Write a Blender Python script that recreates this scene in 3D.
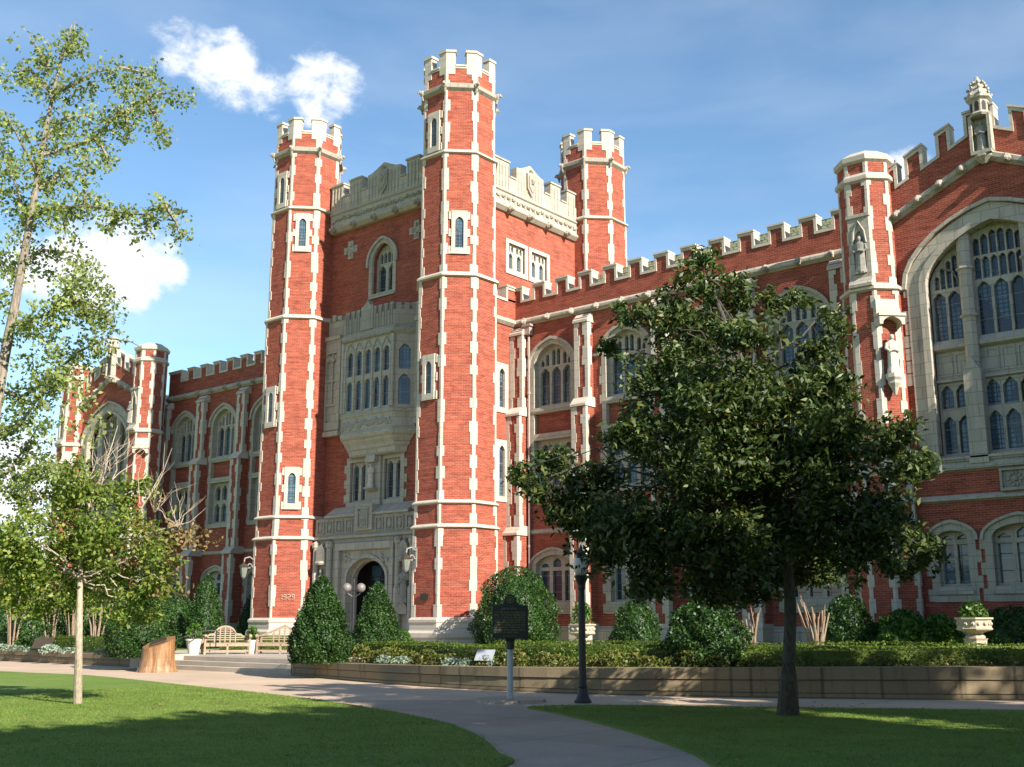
import bpy, math, random
import numpy as np
from mathutils import Vector
from mathutils.geometry import tessellate_polygon
R = math.radians
rnd = random.Random(7)
npr = np.random.default_rng(11)
S = bpy.context.scene
COL = S.collection
for o in list(bpy.data.objects):
    bpy.data.objects.remove(o)

# ------------------------------------------------------------------ camera
EYE = 1.65
YAW, PITCH = R(39.9), math.atan(238.5 / 1110.0)
cam = bpy.data.objects.new('camera', bpy.data.cameras.new('camera'))
COL.objects.link(cam)
cam.location = (0, 0, EYE)
cam.rotation_euler = (math.pi / 2 + PITCH, 0, YAW)
cam.data.sensor_width = 36.0
cam.data.lens = 1110.0 / 1024.0 * 36.0
cam.data.clip_end = 5000
S.camera = cam

# ------------------------------------------------------------------ light
SUN_EL, SUN_AZ = R(30), R(10)           # azimuth: degrees in front of the facade plane
SUN = Vector((math.cos(SUN_EL) * math.cos(SUN_AZ), -math.cos(SUN_EL) * math.sin(SUN_AZ), math.sin(SUN_EL)))
ld = bpy.data.lights.new('sun', 'SUN')
ld.energy = 5.0
ld.angle = R(0.53)
ld.color = (1.0, 0.93, 0.82)
lo = bpy.data.objects.new('sun', ld)
lo.rotation_euler = SUN.to_track_quat('Z', 'Y').to_euler()
COL.objects.link(lo)
S.view_settings.view_transform = 'Standard'
S.view_settings.look = 'None'
S.view_settings.exposure = 1.2
S.view_settings.gamma = 1

def px_dir(x, y):
    f = Vector((-math.sin(YAW) * math.cos(PITCH), math.cos(YAW) * math.cos(PITCH), math.sin(PITCH)))
    r = Vector((math.cos(YAW), math.sin(YAW), 0)); u = r.cross(f)
    return (f + r * ((x - 512) / 1110.0) - u * ((y - 383.5) / 1110.0)).normalized()

W = bpy.data.worlds.new('World'); S.world = W
W.use_nodes = True
nt = W.node_tree; nt.nodes.clear()
def wn(t): return nt.nodes.new(t)
out = wn('ShaderNodeOutputWorld'); bg = wn('ShaderNodeBackground'); bg.inputs[1].default_value = 0.096
sky = wn('ShaderNodeTexSky'); sky.sky_type = 'NISHITA'; sky.sun_disc = False
sky.sun_elevation = SUN_EL; sky.sun_rotation = R(90) + SUN_AZ
sky.air_density = 0.9; sky.dust_density = 0.1; sky.ozone_density = 1.2
tc = wn('ShaderNodeTexCoord')
def wmath(op, a, b=None, c=None):
    n = wn('ShaderNodeMath'); n.operation = op
    for i, v in enumerate((a, b, c)):
        if v is None: continue
        if isinstance(v, (int, float)): n.inputs[i].default_value = v
        else: nt.links.new(v, n.inputs[i])
    return n.outputs[0]
# clouds are blobs fixed at compass directions in the sky
CLOUDS = [(176, 46, 22, .7), (205, 46, 18, .55), (232, 40, 12, .7), (226, 68, 30, .85), (250, 84, 20, .65), (268, 92, 20, .8), (322, 88, 32, .85), (296, 90, 18, .6),
          (40, 268, 30, .85), (78, 264, 36, 1), (118, 258, 36, 1.1), (150, 270, 27, 1.1), (100, 280, 28, 1), (130, 280, 25, 1),
          (905, 176, 20, .9), (885, 188, 18, .7), (5, 486, 46, 1.1), (-20, 540, 70, 1), (30, 520, 40, .8)]
acc = None
for (x, y, r, w) in CLOUDS:
    d = px_dir(x, y)
    vm = wn('ShaderNodeVectorMath'); vm.operation = 'DOT_PRODUCT'
    nt.links.new(tc.outputs['Generated'], vm.inputs[0]); vm.inputs[1].default_value = d
    mr = wn('ShaderNodeMapRange'); mr.interpolation_type = 'LINEAR'
    a = r / 1135.0
    nt.links.new(vm.outputs['Value'], mr.inputs[0])
    mr.inputs[1].default_value = math.cos(a * 1.6); mr.inputs[2].default_value = 1.0
    mr.inputs[3].default_value = 0; mr.inputs[4].default_value = w
    acc = mr.outputs[0] if acc is None else wmath('MAXIMUM', acc, mr.outputs[0])
def wnoise(scale, det, stretch, rough=.6):
    mp = wn('ShaderNodeMapping'); mp.inputs['Scale'].default_value = stretch
    nt.links.new(tc.outputs['Generated'], mp.inputs[0])
    n = wn('ShaderNodeTexNoise'); n.inputs['Scale'].default_value = scale; n.inputs['Detail'].default_value = det
    n.inputs['Roughness'].default_value = rough; n.inputs['Distortion'].default_value = .25
    nt.links.new(mp.outputs[0], n.inputs['Vector']); return n.outputs['Fac']
n1 = wnoise(34, 8, (1, 1, 1.5), .62); n2 = wnoise(3.4, 5, (1, 1, 3.6), .5)
t = wmath('ADD', acc, wmath('MULTIPLY', wmath('SUBTRACT', n1, 0.5), 1.9))
mr = wn('ShaderNodeMapRange'); mr.interpolation_type = 'SMOOTHSTEP'; nt.links.new(t, mr.inputs[0])
mr.inputs[1].default_value = 0.22; mr.inputs[2].default_value = 1.0
puff = wmath('MULTIPLY', mr.outputs[0], wmath('MINIMUM', wmath('MULTIPLY', acc, 2.6), 1.0))
mr2 = wn('ShaderNodeMapRange'); nt.links.new(n2, mr2.inputs[0])
mr2.inputs[1].default_value = 0.42; mr2.inputs[2].default_value = 0.8; mr2.inputs[3].default_value = 0; mr2.inputs[4].default_value = 0.2
cl = wmath('MINIMUM', wmath('ADD', puff, mr2.outputs[0]), 1.0)
mix = wn('ShaderNodeMix'); mix.data_type = 'RGBA'
nt.links.new(cl, mix.inputs[0]); mix.inputs[7].default_value = (5.3, 5.45, 5.7, 1)
hs = wn('ShaderNodeHueSaturation'); hs.inputs['Hue'].default_value = 0.494; hs.inputs['Saturation'].default_value = 1.1; hs.inputs['Value'].default_value = 1.0
nt.links.new(sky.outputs[0], hs.inputs['Color']); nt.links.new(hs.outputs[0], mix.inputs[6])
nt.links.new(mix.outputs[2], bg.inputs[0]); nt.links.new(bg.outputs[0], out.inputs[0])

# ------------------------------------------------------------------ materials
class NT:
    def __init__(s, name):
        s.m = bpy.data.materials.new(name); s.m.use_nodes = True
        s.t = s.m.node_tree; s.t.nodes.clear()
        s.out = s.n('ShaderNodeOutputMaterial'); s.b = s.n('ShaderNodeBsdfPrincipled')
        s.l(s.b.outputs[0], s.out.inputs[0])
    def n(s, t): return s.t.nodes.new(t)
    def l(s, a, b): s.t.links.new(a, b)
    def uv(s):
        return s.n('ShaderNodeTexCoord').outputs['UV']
    def ob(s):
        return s.n('ShaderNodeTexCoord').outputs['Object']
    def geo(s): return s.n('ShaderNodeNewGeometry').outputs['Position']
    def map(s, v, sc):
        m = s.n('ShaderNodeMapping'); m.inputs['Scale'].default_value = sc; s.l(v, m.inputs[0]); return m.outputs[0]
    def noise(s, v, sc, det=4, ro=.55):
        n = s.n('ShaderNodeTexNoise'); n.inputs['Scale'].default_value = sc; n.inputs['Detail'].default_value = det
        n.inputs['Roughness'].default_value = ro; s.l(v, n.inputs['Vector']); return n.outputs['Fac']
    def math(s, op, a, b=None):
        n = s.n('ShaderNodeMath'); n.operation = op
        for i, v in enumerate((a, b)):
            if v is None: continue
            if isinstance(v, (int, float)): n.inputs[i].default_value = v
            else: s.l(v, n.inputs[i])
        return n.outputs[0]
    def rng(s, v, a, b, c, d):
        n = s.n('ShaderNodeMapRange'); s.l(v, n.inputs[0])
        for i, q in enumerate((a, b, c, d)): n.inputs[i + 1].default_value = q
        return n.outputs[0]
    def mix(s, f, a, b, mode='MIX'):
        n = s.n('ShaderNodeMix'); n.data_type = 'RGBA'; n.blend_type = mode
        if isinstance(f, (int, float)): n.inputs[0].default_value = f
        else: s.l(f, n.inputs[0])
        for i, v in ((6, a), (7, b)):
            if isinstance(v, tuple): n.inputs[i].default_value = (*v, 1)
            else: s.l(v, n.inputs[i])
        return n.outputs[2]
    def grey(s, v):
        n = s.n('ShaderNodeCombineColor'); 
        for i in range(3): s.l(v, n.inputs[i])
        return n.outputs[0]
    def brick(s, v, c1, c2, mo, w, h, ms, bias=0):
        n = s.n('ShaderNodeTexBrick'); s.l(v, n.inputs['Vector'])
        for k, q in (('Color1', c1), ('Color2', c2), ('Mortar', mo)): n.inputs[k].default_value = (*q, 1)
        n.inputs['Scale'].default_value = 1; n.inputs['Brick Width'].default_value = w; n.inputs['Row Height'].default_value = h
        n.inputs['Mortar Size'].default_value = ms; n.inputs['Bias'].default_value = bias
        return n
    def bump(s, h, d, strength=.5):
        n = s.n('ShaderNodeBump'); n.inputs['Distance'].default_value = d; n.inputs['Strength'].default_value = strength
        s.l(h, n.inputs['Height']); s.l(n.outputs[0], s.b.inputs['Normal'])
    def fin(s, col, rough=.8, spec=.3, metal=0):
        if isinstance(col, tuple): s.b.inputs['Base Color'].default_value = (*col, 1)
        else: s.l(col, s.b.inputs['Base Color'])
        if isinstance(rough, (int, float)): s.b.inputs['Roughness'].default_value = rough
        else: s.l(rough, s.b.inputs['Roughness'])
        s.b.inputs['Specular IOR Level'].default_value = spec; s.b.inputs['Metallic'].default_value = metal
        return s.m

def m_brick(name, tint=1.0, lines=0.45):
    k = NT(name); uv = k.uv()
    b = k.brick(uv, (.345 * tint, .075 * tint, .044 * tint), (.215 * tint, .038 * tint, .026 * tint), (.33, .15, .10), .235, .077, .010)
    big = k.noise(uv, .55, 5, .6)
    c = k.mix(k.rng(big, .35, .7, 0, .4), b.outputs[0], (.40, .11, .06))
    blot = k.noise(uv, 1.7, 6, .75); c = k.mix(k.rng(blot, .5, .7, 0, .62), c, (.15, .028, .021))
    stre = k.noise(k.map(uv, (.9, 9, 1)), 1.0, 4, .65)
    c = k.mix(1, c, k.grey(k.rng(stre, .3, .7, .66, 1.22)), 'MULTIPLY')
    # thin dark course lines, broken up by noise
    sep = k.n('ShaderNodeSeparateXYZ'); k.l(uv, sep.inputs[0])
    fr = k.math('FRACT', k.math('MULTIPLY', sep.outputs[1], 1 / .616))
    ln = k.math('LESS_THAN', fr, .07)
    brk = k.rng(k.noise(k.map(uv, (1.1, .6, 1)), 1.3, 2), .42, .6, 0, 1)
    c = k.mix(k.math('MULTIPLY', k.math('MULTIPLY', ln, brk), lines), c, (.13, .03, .02))
    spots = k.noise(uv, 4.2, 3, .7)
    c = k.mix(k.rng(spots, .64, .8, 0, .5), c, (.15, .035, .022))
    k.bump(b.outputs['Fac'], -.008, .6)
    return k.fin(c, .88, .2)
def m_stone(name, base, blk=(.95, .42), joint=.008, stain=.5, dirt=(.10, .095, .085)):
    k = NT(name); uv = k.uv()
    lo_ = tuple(q * .84 for q in base)
    b = k.brick(uv, base, lo_, tuple(q * .48 for q in base), blk[0], blk[1], joint)
    n = k.noise(uv, 1.4, 6, .65)
    c = k.mix(k.rng(n, .35, .72, 0, .45), b.outputs[0], tuple(q * .66 for q in base))
    st = k.noise(k.map(uv, (3.2, .28, 1)), 1.0, 5, .6)
    c = k.mix(k.rng(st, .55, .78, 0, stain), c, dirt)
    fine = k.noise(uv, 22, 3, .6)
    c = k.mix(1, c, k.grey(k.rng(fine, .3, .7, .88, 1.1)), 'MULTIPLY')
    k.bump(fine, .01, .4)
    return k.fin(c, .85, .25)
def m_glass(name, gx=.16, gz=.16):
    k = NT(name); uv = k.uv()
    b = k.brick(uv, (.026, .04, .065), (.014, .024, .042), (.055, .06, .065), gx, gz, .012)
    b.offset = 0
    sep = k.n('ShaderNodeSeparateXYZ'); k.l(uv, sep.inputs[0])
    blk = k.n('ShaderNodeTexVoronoi'); blk.inputs['Scale'].default_value = 1; k.l(k.map(uv, (1.55, .8, 1)), blk.inputs['Vector'])
    sc_ = k.n('ShaderNodeSeparateColor'); k.l(blk.outputs['Color'], sc_.inputs[0])
    g2 = k.brick(uv, (.085, .15, .19), (.06, .11, .15), (.02, .025, .03), gx, gz, .02); g2.offset = 0
    c = k.mix(k.rng(sc_.outputs[0], .45, .5, 0, .85), b.outputs[0], g2.outputs[0])
    ml = k.math('LESS_THAN', k.math('FRACT', k.math('MULTIPLY', sep.outputs[1], 1.35)), .035)
    c = k.mix(ml, c, (.16, .165, .16))
    r = k.rng(b.outputs['Fac'], 0, 1, .06, .6)
    wob = k.noise(uv, 3.5, 2)
    k.bump(wob, .006, .5)
    return k.fin(c, r, .6)
def m_leaf(name, c1, c2, c3, trans=.28, rough=.42, spec=.45):
    k = NT(name)
    g = k.n('ShaderNodeNewGeometry')
    r = g.outputs['Random Per Island']
    ramp = k.n('ShaderNodeValToRGB'); k.l(r, ramp.inputs[0])
    e = ramp.color_ramp.elements; e[0].color = (*c1, 1); e[1].color = (*c3, 1); e[0].position = .1; e[1].position = .95
    m = ramp.color_ramp.elements.new(.55); m.color = (*c2, 1)
    cl_ = k.noise(k.geo(), 1.3, 3)
    c = k.mix(1, ramp.outputs[0], k.grey(k.rng(cl_, .3, .7, .75, 1.25)), 'MULTIPLY')
    k.fin(c, rough, spec)
    tr = k.n('ShaderNodeBsdfTranslucent'); k.l(k.mix(1, c, (1.3, 1.35, .6), 'MULTIPLY'), tr.inputs[0])
    mx = k.n('ShaderNodeMixShader'); mx.inputs[0].default_value = trans
    k.l(k.b.outputs[0], mx.inputs[1]); k.l(tr.outputs[0], mx.inputs[2]); k.l(mx.outputs[0], k.out.inputs[0])
    return k.m
def m_plain(name, col, rough=.6, spec=.4, metal=0, var=.15, sc=6):
    k = NT(name); n = k.noise(k.ob(), sc, 5, .6)
    c = k.mix(1, col, k.grey(k.rng(n, .3, .7, 1 - var, 1 + var)), 'MULTIPLY')
    return k.fin(c, rough, spec, metal)
def m_bark(name, c1, c2, sc=9):
    k = NT(name); n = k.noise(k.map(k.ob(), (3, 3, .7)), sc, 6, .65)
    c = k.mix(k.rng(n, .35, .65, 0, 1), c1, c2)
    k.bump(n, .02, .7)
    return k.fin(c, .9, .2)
def m_grass(name):
    k = NT(name); p = k.geo()
    n = k.noise(p, .45, 5, .65); f = k.noise(p, 40, 4, .7); md = k.noise(p, 3.2, 4, .7)
    c = k.mix(k.rng(n, .35, .65, 0, 1), (.11, .185, .030), (.16, .225, .046))
    c = k.mix(k.rng(md, .52, .78, 0, .6), c, (.20, .18, .065))
    wp = k.noise(p, .8, 6, .75); c = k.mix(k.rng(wp, .60, .74, 0, .7), c, (.24, .19, .085))
    c = k.mix(1, c, k.grey(k.rng(f, .3, .7, .6, 1.3)), 'MULTIPLY')
    k.bump(f, .03, .8)
    return k.fin(c, .9, .15)
def m_concrete(name, a, b_, sc=.5, joints=None):
    k = NT(name); p = k.geo()
    n = k.noise(p, sc, 6, .6); f = k.noise(p, 18, 4, .7); sp = k.noise(p, 2.4, 5, .7)
    c = k.mix(k.rng(n, .35, .65, 0, 1), a, b_)
    c = k.mix(k.rng(sp, .58, .8, 0, .5), c, tuple(q * .6 for q in a))
    c = k.mix(1, c, k.grey(k.rng(f, .3, .7, .86, 1.12)), 'MULTIPLY')
    if joints:
        bt = k.brick(p, (1, 1, 1), (.94, .93, .92), (.5, .48, .45), joints, joints, .012); bt.offset = 0
        c = k.mix(1, c, bt.outputs[0], 'MULTIPLY')
    k.bump(f, .006, .5)
    return k.fin(c, .88, .25)

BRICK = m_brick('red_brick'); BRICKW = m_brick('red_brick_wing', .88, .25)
STONE = m_stone('cream_limestone', (.46, .40, .32), (.8, .42), .006, .32)
STONEW = m_stone('grey_limestone', (.43, .38, .305), (.62, .42), .012, .62)
STONEQ = m_stone('quoin_limestone', (.53, .465, .38), (3, .46), .01, .4)
STONED = m_stone('carved_limestone', (.36, .32, .26), (.7, .5), .01, .75)
GLASS = m_glass('leaded_glass'); GLASSG = m_glass('window_glass', .9, .55)
DARK = m_plain('interior_shade', (.02, .014, .012), .7)  # near-black colour stands for the shade inside the porch and openings
WOODD = m_plain('dark_door_wood', (.05, .02, .013), .5)
LEAD = m_plain('lead_downpipe', (.33, .25, .21), .6)
def m_tile():
    k = NT('glazed_roof_tile'); uv = k.uv()
    b = k.brick(uv, (.34, .36, .20), (.27, .30, .17), (.07, .075, .04), .3, .34, .045)
    n = k.noise(uv, 2, 4)
    c = k.mix(k.rng(n, .4, .7, 0, .5), b.outputs[0], (.44, .42, .26))
    k.bump(b.outputs['Fac'], -.03, .8)
    return k.fin(c, .5, .4)
TILE = m_tile()

# ------------------------------------------------------------------ mesh tools
def setp(o, label=None, cat=None, group=None, kind=None):
    if label: o['label'] = label
    if cat: o['category'] = cat
    if group: o['group'] = group
    if kind: o['kind'] = kind
    return o
def thing(name, loc, label=None, cat=None, group=None, rz=0):
    o = bpy.data.objects.new(name, None); o.location = loc; o.rotation_euler = (0, 0, rz); o.empty_display_size = .2
    COL.objects.link(o); return setp(o, label, cat, group)
def copy_tree(o, loc=None, parent=None, rz=None, scale=None):
    c = o.copy(); COL.objects.link(c)
    if parent is not None: c.parent = parent
    if loc is not None: c.location = loc
    if rz is not None: c.rotation_euler = (0, 0, rz)
    if scale is not None: c.scale = scale
    for ch in list(o.children): copy_tree(ch, parent=c)
    return c

class Fr:                                # vertical drawing plane: u along U, v is height, n along N
    def __init__(s, o, U, N): s.o = Vector((o[0], o[1], 0)); s.U = Vector((U[0], U[1], 0)).normalized(); s.N = Vector((N[0], N[1], 0)).normalized()
    def p(s, u, v, n): q = s.o + s.U * u + s.N * n; return (q.x, q.y, v)
def front(x, y): return Fr((x, y), (1, 0), (0, -1))
def side(x, y): return Fr((x, y), (0, 1), (1, 0))

class MB:
    def __init__(s): s.v = []; s.f = []; s.m = []
    def add(s, vs, fs, m=0):
        b = len(s.v); s.v += [tuple(q) for q in vs]
        for f in fs: s.f.append(tuple(i + b for i in f)); s.m.append(m)
    def box(s, x0, x1, y0, y1, z0, z1, m=0):
        v = [(x, y, z) for z in (z0, z1) for y in (y0, y1) for x in (x0, x1)]
        s.add(v, [(0, 2, 3, 1), (4, 5, 7, 6), (0, 1, 5, 4), (2, 6, 7, 3), (0, 4, 6, 2), (1, 3, 7, 5)], m)
    def fbox(s, fr, u0, u1, v0, v1, n0, n1, m=0):
        s.plate(fr, [(u0, v0), (u1, v0), (u1, v1), (u0, v1)], [], n0, n1, m)
    def plate(s, fr, outer, holes, n0, n1, m=0, back=False, mside=None):
        if mside is None: mside = m
        loops = [outer] + list(holes)
        tri = tessellate_polygon([[Vector((a, b, 0)) for a, b in L] for L in loops])
        flat = [p for L in loops for p in L]; k = len(flat)
        def area(a, b, c): return (b[0]-a[0])*(c[1]-a[1]) - (b[1]-a[1])*(c[0]-a[0])
        right = fr.U.cross(Vector((0, 0, 1))).dot(fr.N) > 0
        fs = []
        for t in tri:
            A = area(*[flat[i] for i in t])
            if abs(A) < 1e-10: continue
            fs.append(tuple(t) if (A > 0) == right else tuple(reversed(t)))
        vs = [fr.p(a, b, n1) for a, b in flat] + [fr.p(a, b, n0) for a, b in flat]
        s.add(vs, fs + ([tuple(i + k for i in reversed(f)) for f in fs] if back else []), m)
        sd = []; i0 = 0
        for L in loops:
            n = len(L)
            ar = sum(L[i][0]*L[(i+1) % n][1] - L[(i+1) % n][0]*L[i][1] for i in range(n))
            ccw = ar > 0
            if L is not outer: ccw = not ccw
            for i in range(n):
                a, b = i0 + i, i0 + (i + 1) % n
                q = (a, a + k, b + k, b)
                sd.append(q if ccw == right else tuple(reversed(q)))
            i0 += n
        s.add(vs, sd, mside)
    def prism(s, poly, z0, z1, m=0):
        n = len(poly); ar = sum(poly[i][0]*poly[(i+1) % n][1] - poly[(i+1) % n][0]*poly[i][1] for i in range(n))
        if ar < 0: poly = poly[::-1]
        v = [(x, y, z0) for x, y in poly] + [(x, y, z1) for x, y in poly]
        s.add(v, [tuple(range(n))[::-1], tuple(range(n, 2*n))] + [(i, (i+1) % n, (i+1) % n + n, i + n) for i in range(n)], m)
    def loft(s, rings, m=0, cap=True):
        n = len(rings[0]); v = [p for r in rings for p in r]; f = []
        for k in range(len(rings) - 1):
            for i in range(n):
                a, b = k*n + i, k*n + (i+1) % n
                f.append((a, b, b + n, a + n))
        if cap: f += [tuple(range(n))[::-1], tuple(range((len(rings)-1)*n, len(rings)*n))]
        s.add(v, f, m)
    def octa(s, cx, cy, prof, m=0, seg=8, cap=True, rot=None):
        c = 1 / math.cos(math.pi / seg); rot = math.pi / seg if rot is None else rot
        s.loft([[(cx + a*c*math.cos(rot + 2*math.pi*i/seg), cy + a*c*math.sin(rot + 2*math.pi*i/seg), z) for i in range(seg)] for a, z in prof], m, cap)
    def lathe(s, cx, cy, prof, seg=14, m=0): s.octa(cx, cy, prof, m, seg)
    def extr(s, fr, prof, u0, u1, m=0):   # prof: closed (n, v) loop
        k = len(prof); v = [fr.p(u0, b, a) for a, b in prof] + [fr.p(u1, b, a) for a, b in prof]
        ar = sum(prof[i][0]*prof[(i+1) % k][1] - prof[(i+1) % k][0]*prof[i][1] for i in range(k))
        flip = (ar > 0) != (fr.U.cross(Vector((0, 0, 1))).dot(fr.N) > 0)
        fs = [tuple(range(k)), tuple(range(k, 2*k))[::-1]] + [(i, i + k, (i+1) % k + k, (i+1) % k) for i in range(k)]
        s.add(v, [tuple(reversed(f)) for f in fs] if not flip else fs, m)
    def tube(s, pts, rads, seg=8, m=0):
        pts = [Vector(p) for p in pts]; rings = []
        if isinstance(rads, (int, float)): rads = [rads] * len(pts)
        ref = Vector((.31, .17, .93))
        for i, p in enumerate(pts):
            d = (pts[min(i+1, len(pts)-1)] - pts[max(i-1, 0)]).normalized()
            r_ = ref if abs(d.dot(ref)) < .9 else Vector((1, 0, 0))
            a = d.cross(r_).normalized(); b = d.cross(a)
            rings.append([p + (a*math.cos(2*math.pi*k/seg) + b*math.sin(2*math.pi*k/seg))*rads[i] for k in range(seg)])
        s.loft(rings, m)
    def blob(s, c, r, m=0, seg=8, rg=5, jit=0.0):
        c = Vector(c); r = Vector(r) if not isinstance(r, (int, float)) else Vector((r, r, r)); rings = []
        for k in range(rg + 1):
            t = math.pi*(.04 + .92*k/rg) - math.pi/2
            rings.append([(c.x + r.x*math.cos(t)*math.cos(2*math.pi*i/seg)*(1 + rnd.uniform(-jit, jit)), c.y + r.y*math.cos(t)*math.sin(2*math.pi*i/seg)*(1 + rnd.uniform(-jit, jit)), c.z + r.z*math.sin(t)) for i in range(seg)])
        s.loft(rings, m)
    def build(s, name, mats, parent=None, smooth=False, bevel=0, loc=None):
        me = bpy.data.meshes.new(name)
        og = Vector((0, 0, 0)); p = parent
        while p is not None: og += p.location; p = p.parent
        if loc is not None: og = Vector(loc)
        V = np.array(s.v, dtype=np.float64)
        me.from_pydata((V - np.array(og)).tolist(), [], s.f)
        for q in (mats if isinstance(mats, (list, tuple)) else [mats]): me.materials.append(q)
        me.polygons.foreach_set('material_index', s.m)
        uvl = me.uv_layers.new(name='uv'); buf = np.zeros((len(me.loops), 2))
        for pl in me.polygons:
            n = pl.normal
            if abs(n.z) > .8: t1, t2 = Vector((1, 0, 0)), Vector((0, 1, 0))
            else:
                t1 = Vector((-n.y, n.x, 0)).normalized(); t2 = n.cross(t1)
                if t2.z < 0: t2 = -t2
            if abs(n.z) < .05: t2 = Vector((0, 0, 1))
            t1x, t1y = t1.x, t1.y
            for li in pl.loop_indices:
                q = s.v[me.loops[li].vertex_index]
                buf[li] = (q[0]*t1x + q[1]*t1y, q[0]*t2.x + q[1]*t2.y + q[2]*t2.z)
        uvl.data.foreach_set('uv', buf.ravel())
        if smooth: me.polygons.foreach_set('use_smooth', [True]*len(me.polygons))
        me.update()
        o = bpy.data.objects.new(name, me); COL.objects.link(o)
        if parent is not None: o.parent = parent
        elif loc is not None: o.location = loc
        if bevel:
            b = o.modifiers.new('bevel', 'BEVEL'); b.width = bevel; b.segments = 2; b.limit_method = 'ANGLE'
        return o

def arch(w, z0, zs, zp, n=7, pt=.22, u0=0.0):
    """opening outline, counter-clockwise from the lower left corner"""
    P = [(u0 - w, z0), (u0 + w, z0)]
    for i in range(2*n + 1):
        a = math.pi * i / (2*n); x = math.cos(a)
        P.append((u0 + w*x, zs + (zp - zs)*((1-pt)*math.sin(a) + pt*(1 - abs(x)))))
    return P
def arch_z(w, zs, zp, u, pt=.22):
    x = min(1, abs(u)/w); return zs + (zp - zs)*((1-pt)*math.sqrt(1-x*x) + pt*(1-x))
def light(u, w, z0, z1, head=.62):
    """one light with a cusped head"""
    h = min(w*head*2, (z1-z0)*.6); zs = z1 - h
    return [(u-w, z0), (u+w, z0), (u+w, zs), (u+w*.96, zs+h*.28), (u+w*.66, zs+h*.5), (u+w*.5, zs+h*.72), (u, z1),
            (u-w*.5, zs+h*.72), (u-w*.66, zs+h*.5), (u-w*.96, zs+h*.28), (u-w, zs)]
def ring(outer, inner): return outer, [inner]

def quoins(mb, c, dA, nA, dB, nB, z0, z1, h=.42, a=.17, b=.34, pr=.03, m=0):
    c = Vector((*c, 0)); dA, nA, dB, nB = [Vector((*q, 0)) for q in (dA, nA, dB, nB)]
    co = (nA + nB); co = co / (1 + nA.dot(nB))
    z = z0; k = rnd.randint(0, 1)
    while z < z1 - .02:
        hh = min(h * rnd.uniform(.85, 1.2), z1 - z)
        if z1 - z - hh < .12: hh = z1 - z
        la = (b if k % 2 else a)*rnd.uniform(.85, 1.2); lb = (b if k % 2 else a)*rnd.uniform(.85, 1.2); k += rnd.choice((1, 1, 1, 2))
        P = [c + dA*la - nA*.05, c + dA*la + nA*pr, c + co*pr, c + dB*lb + nB*pr, c + dB*lb - nB*.05, c - co*.05]
        mb.prism([(p.x, p.y) for p in P], z, z + hh, m); z += hh
# ------------------------------------------------------------------ the library
LIB = thing('library_building', (-40.1, 37.6, .45), 'red brick gothic library with cream stone trim and battlemented towers', 'building')
GZ = .45
def sub(mb, name, mats, parent=LIB, **k): return mb.build(name, mats, parent, **k)

def slit(turret, fr, z0, z1, w=.37):
    """stone framed slit window on one face of a turret"""
    b = MB(); op = arch(w*.52, z0 + .28, z1 - .55, z1 - .3, 5, .25)
    b.plate(fr, [(-w, z0), (w, z0), (w, z1), (-w, z1)], [op], -.03, .10)
    for k in range(5):
        if k % 2 == 0:
            zz = z0 + (z1 - z0)*k/5
            b.fbox(fr, -w-.13, -w, zz, zz + (z1-z0)/5*.9, -.03, .06); b.fbox(fr, w, w+.13, zz, zz + (z1-z0)/5*.9, -.03, .06)
    b.fbox(fr, -w*.52, w*.52, z0 + .2, z0 + .3, -.02, .075)
    sub(b, 'window_frame', STONEQ, turret)
    g = MB(); g.plate(fr, op, [], -.10, .012); sub(g, 'window_pane', GLASS, turret)

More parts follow.
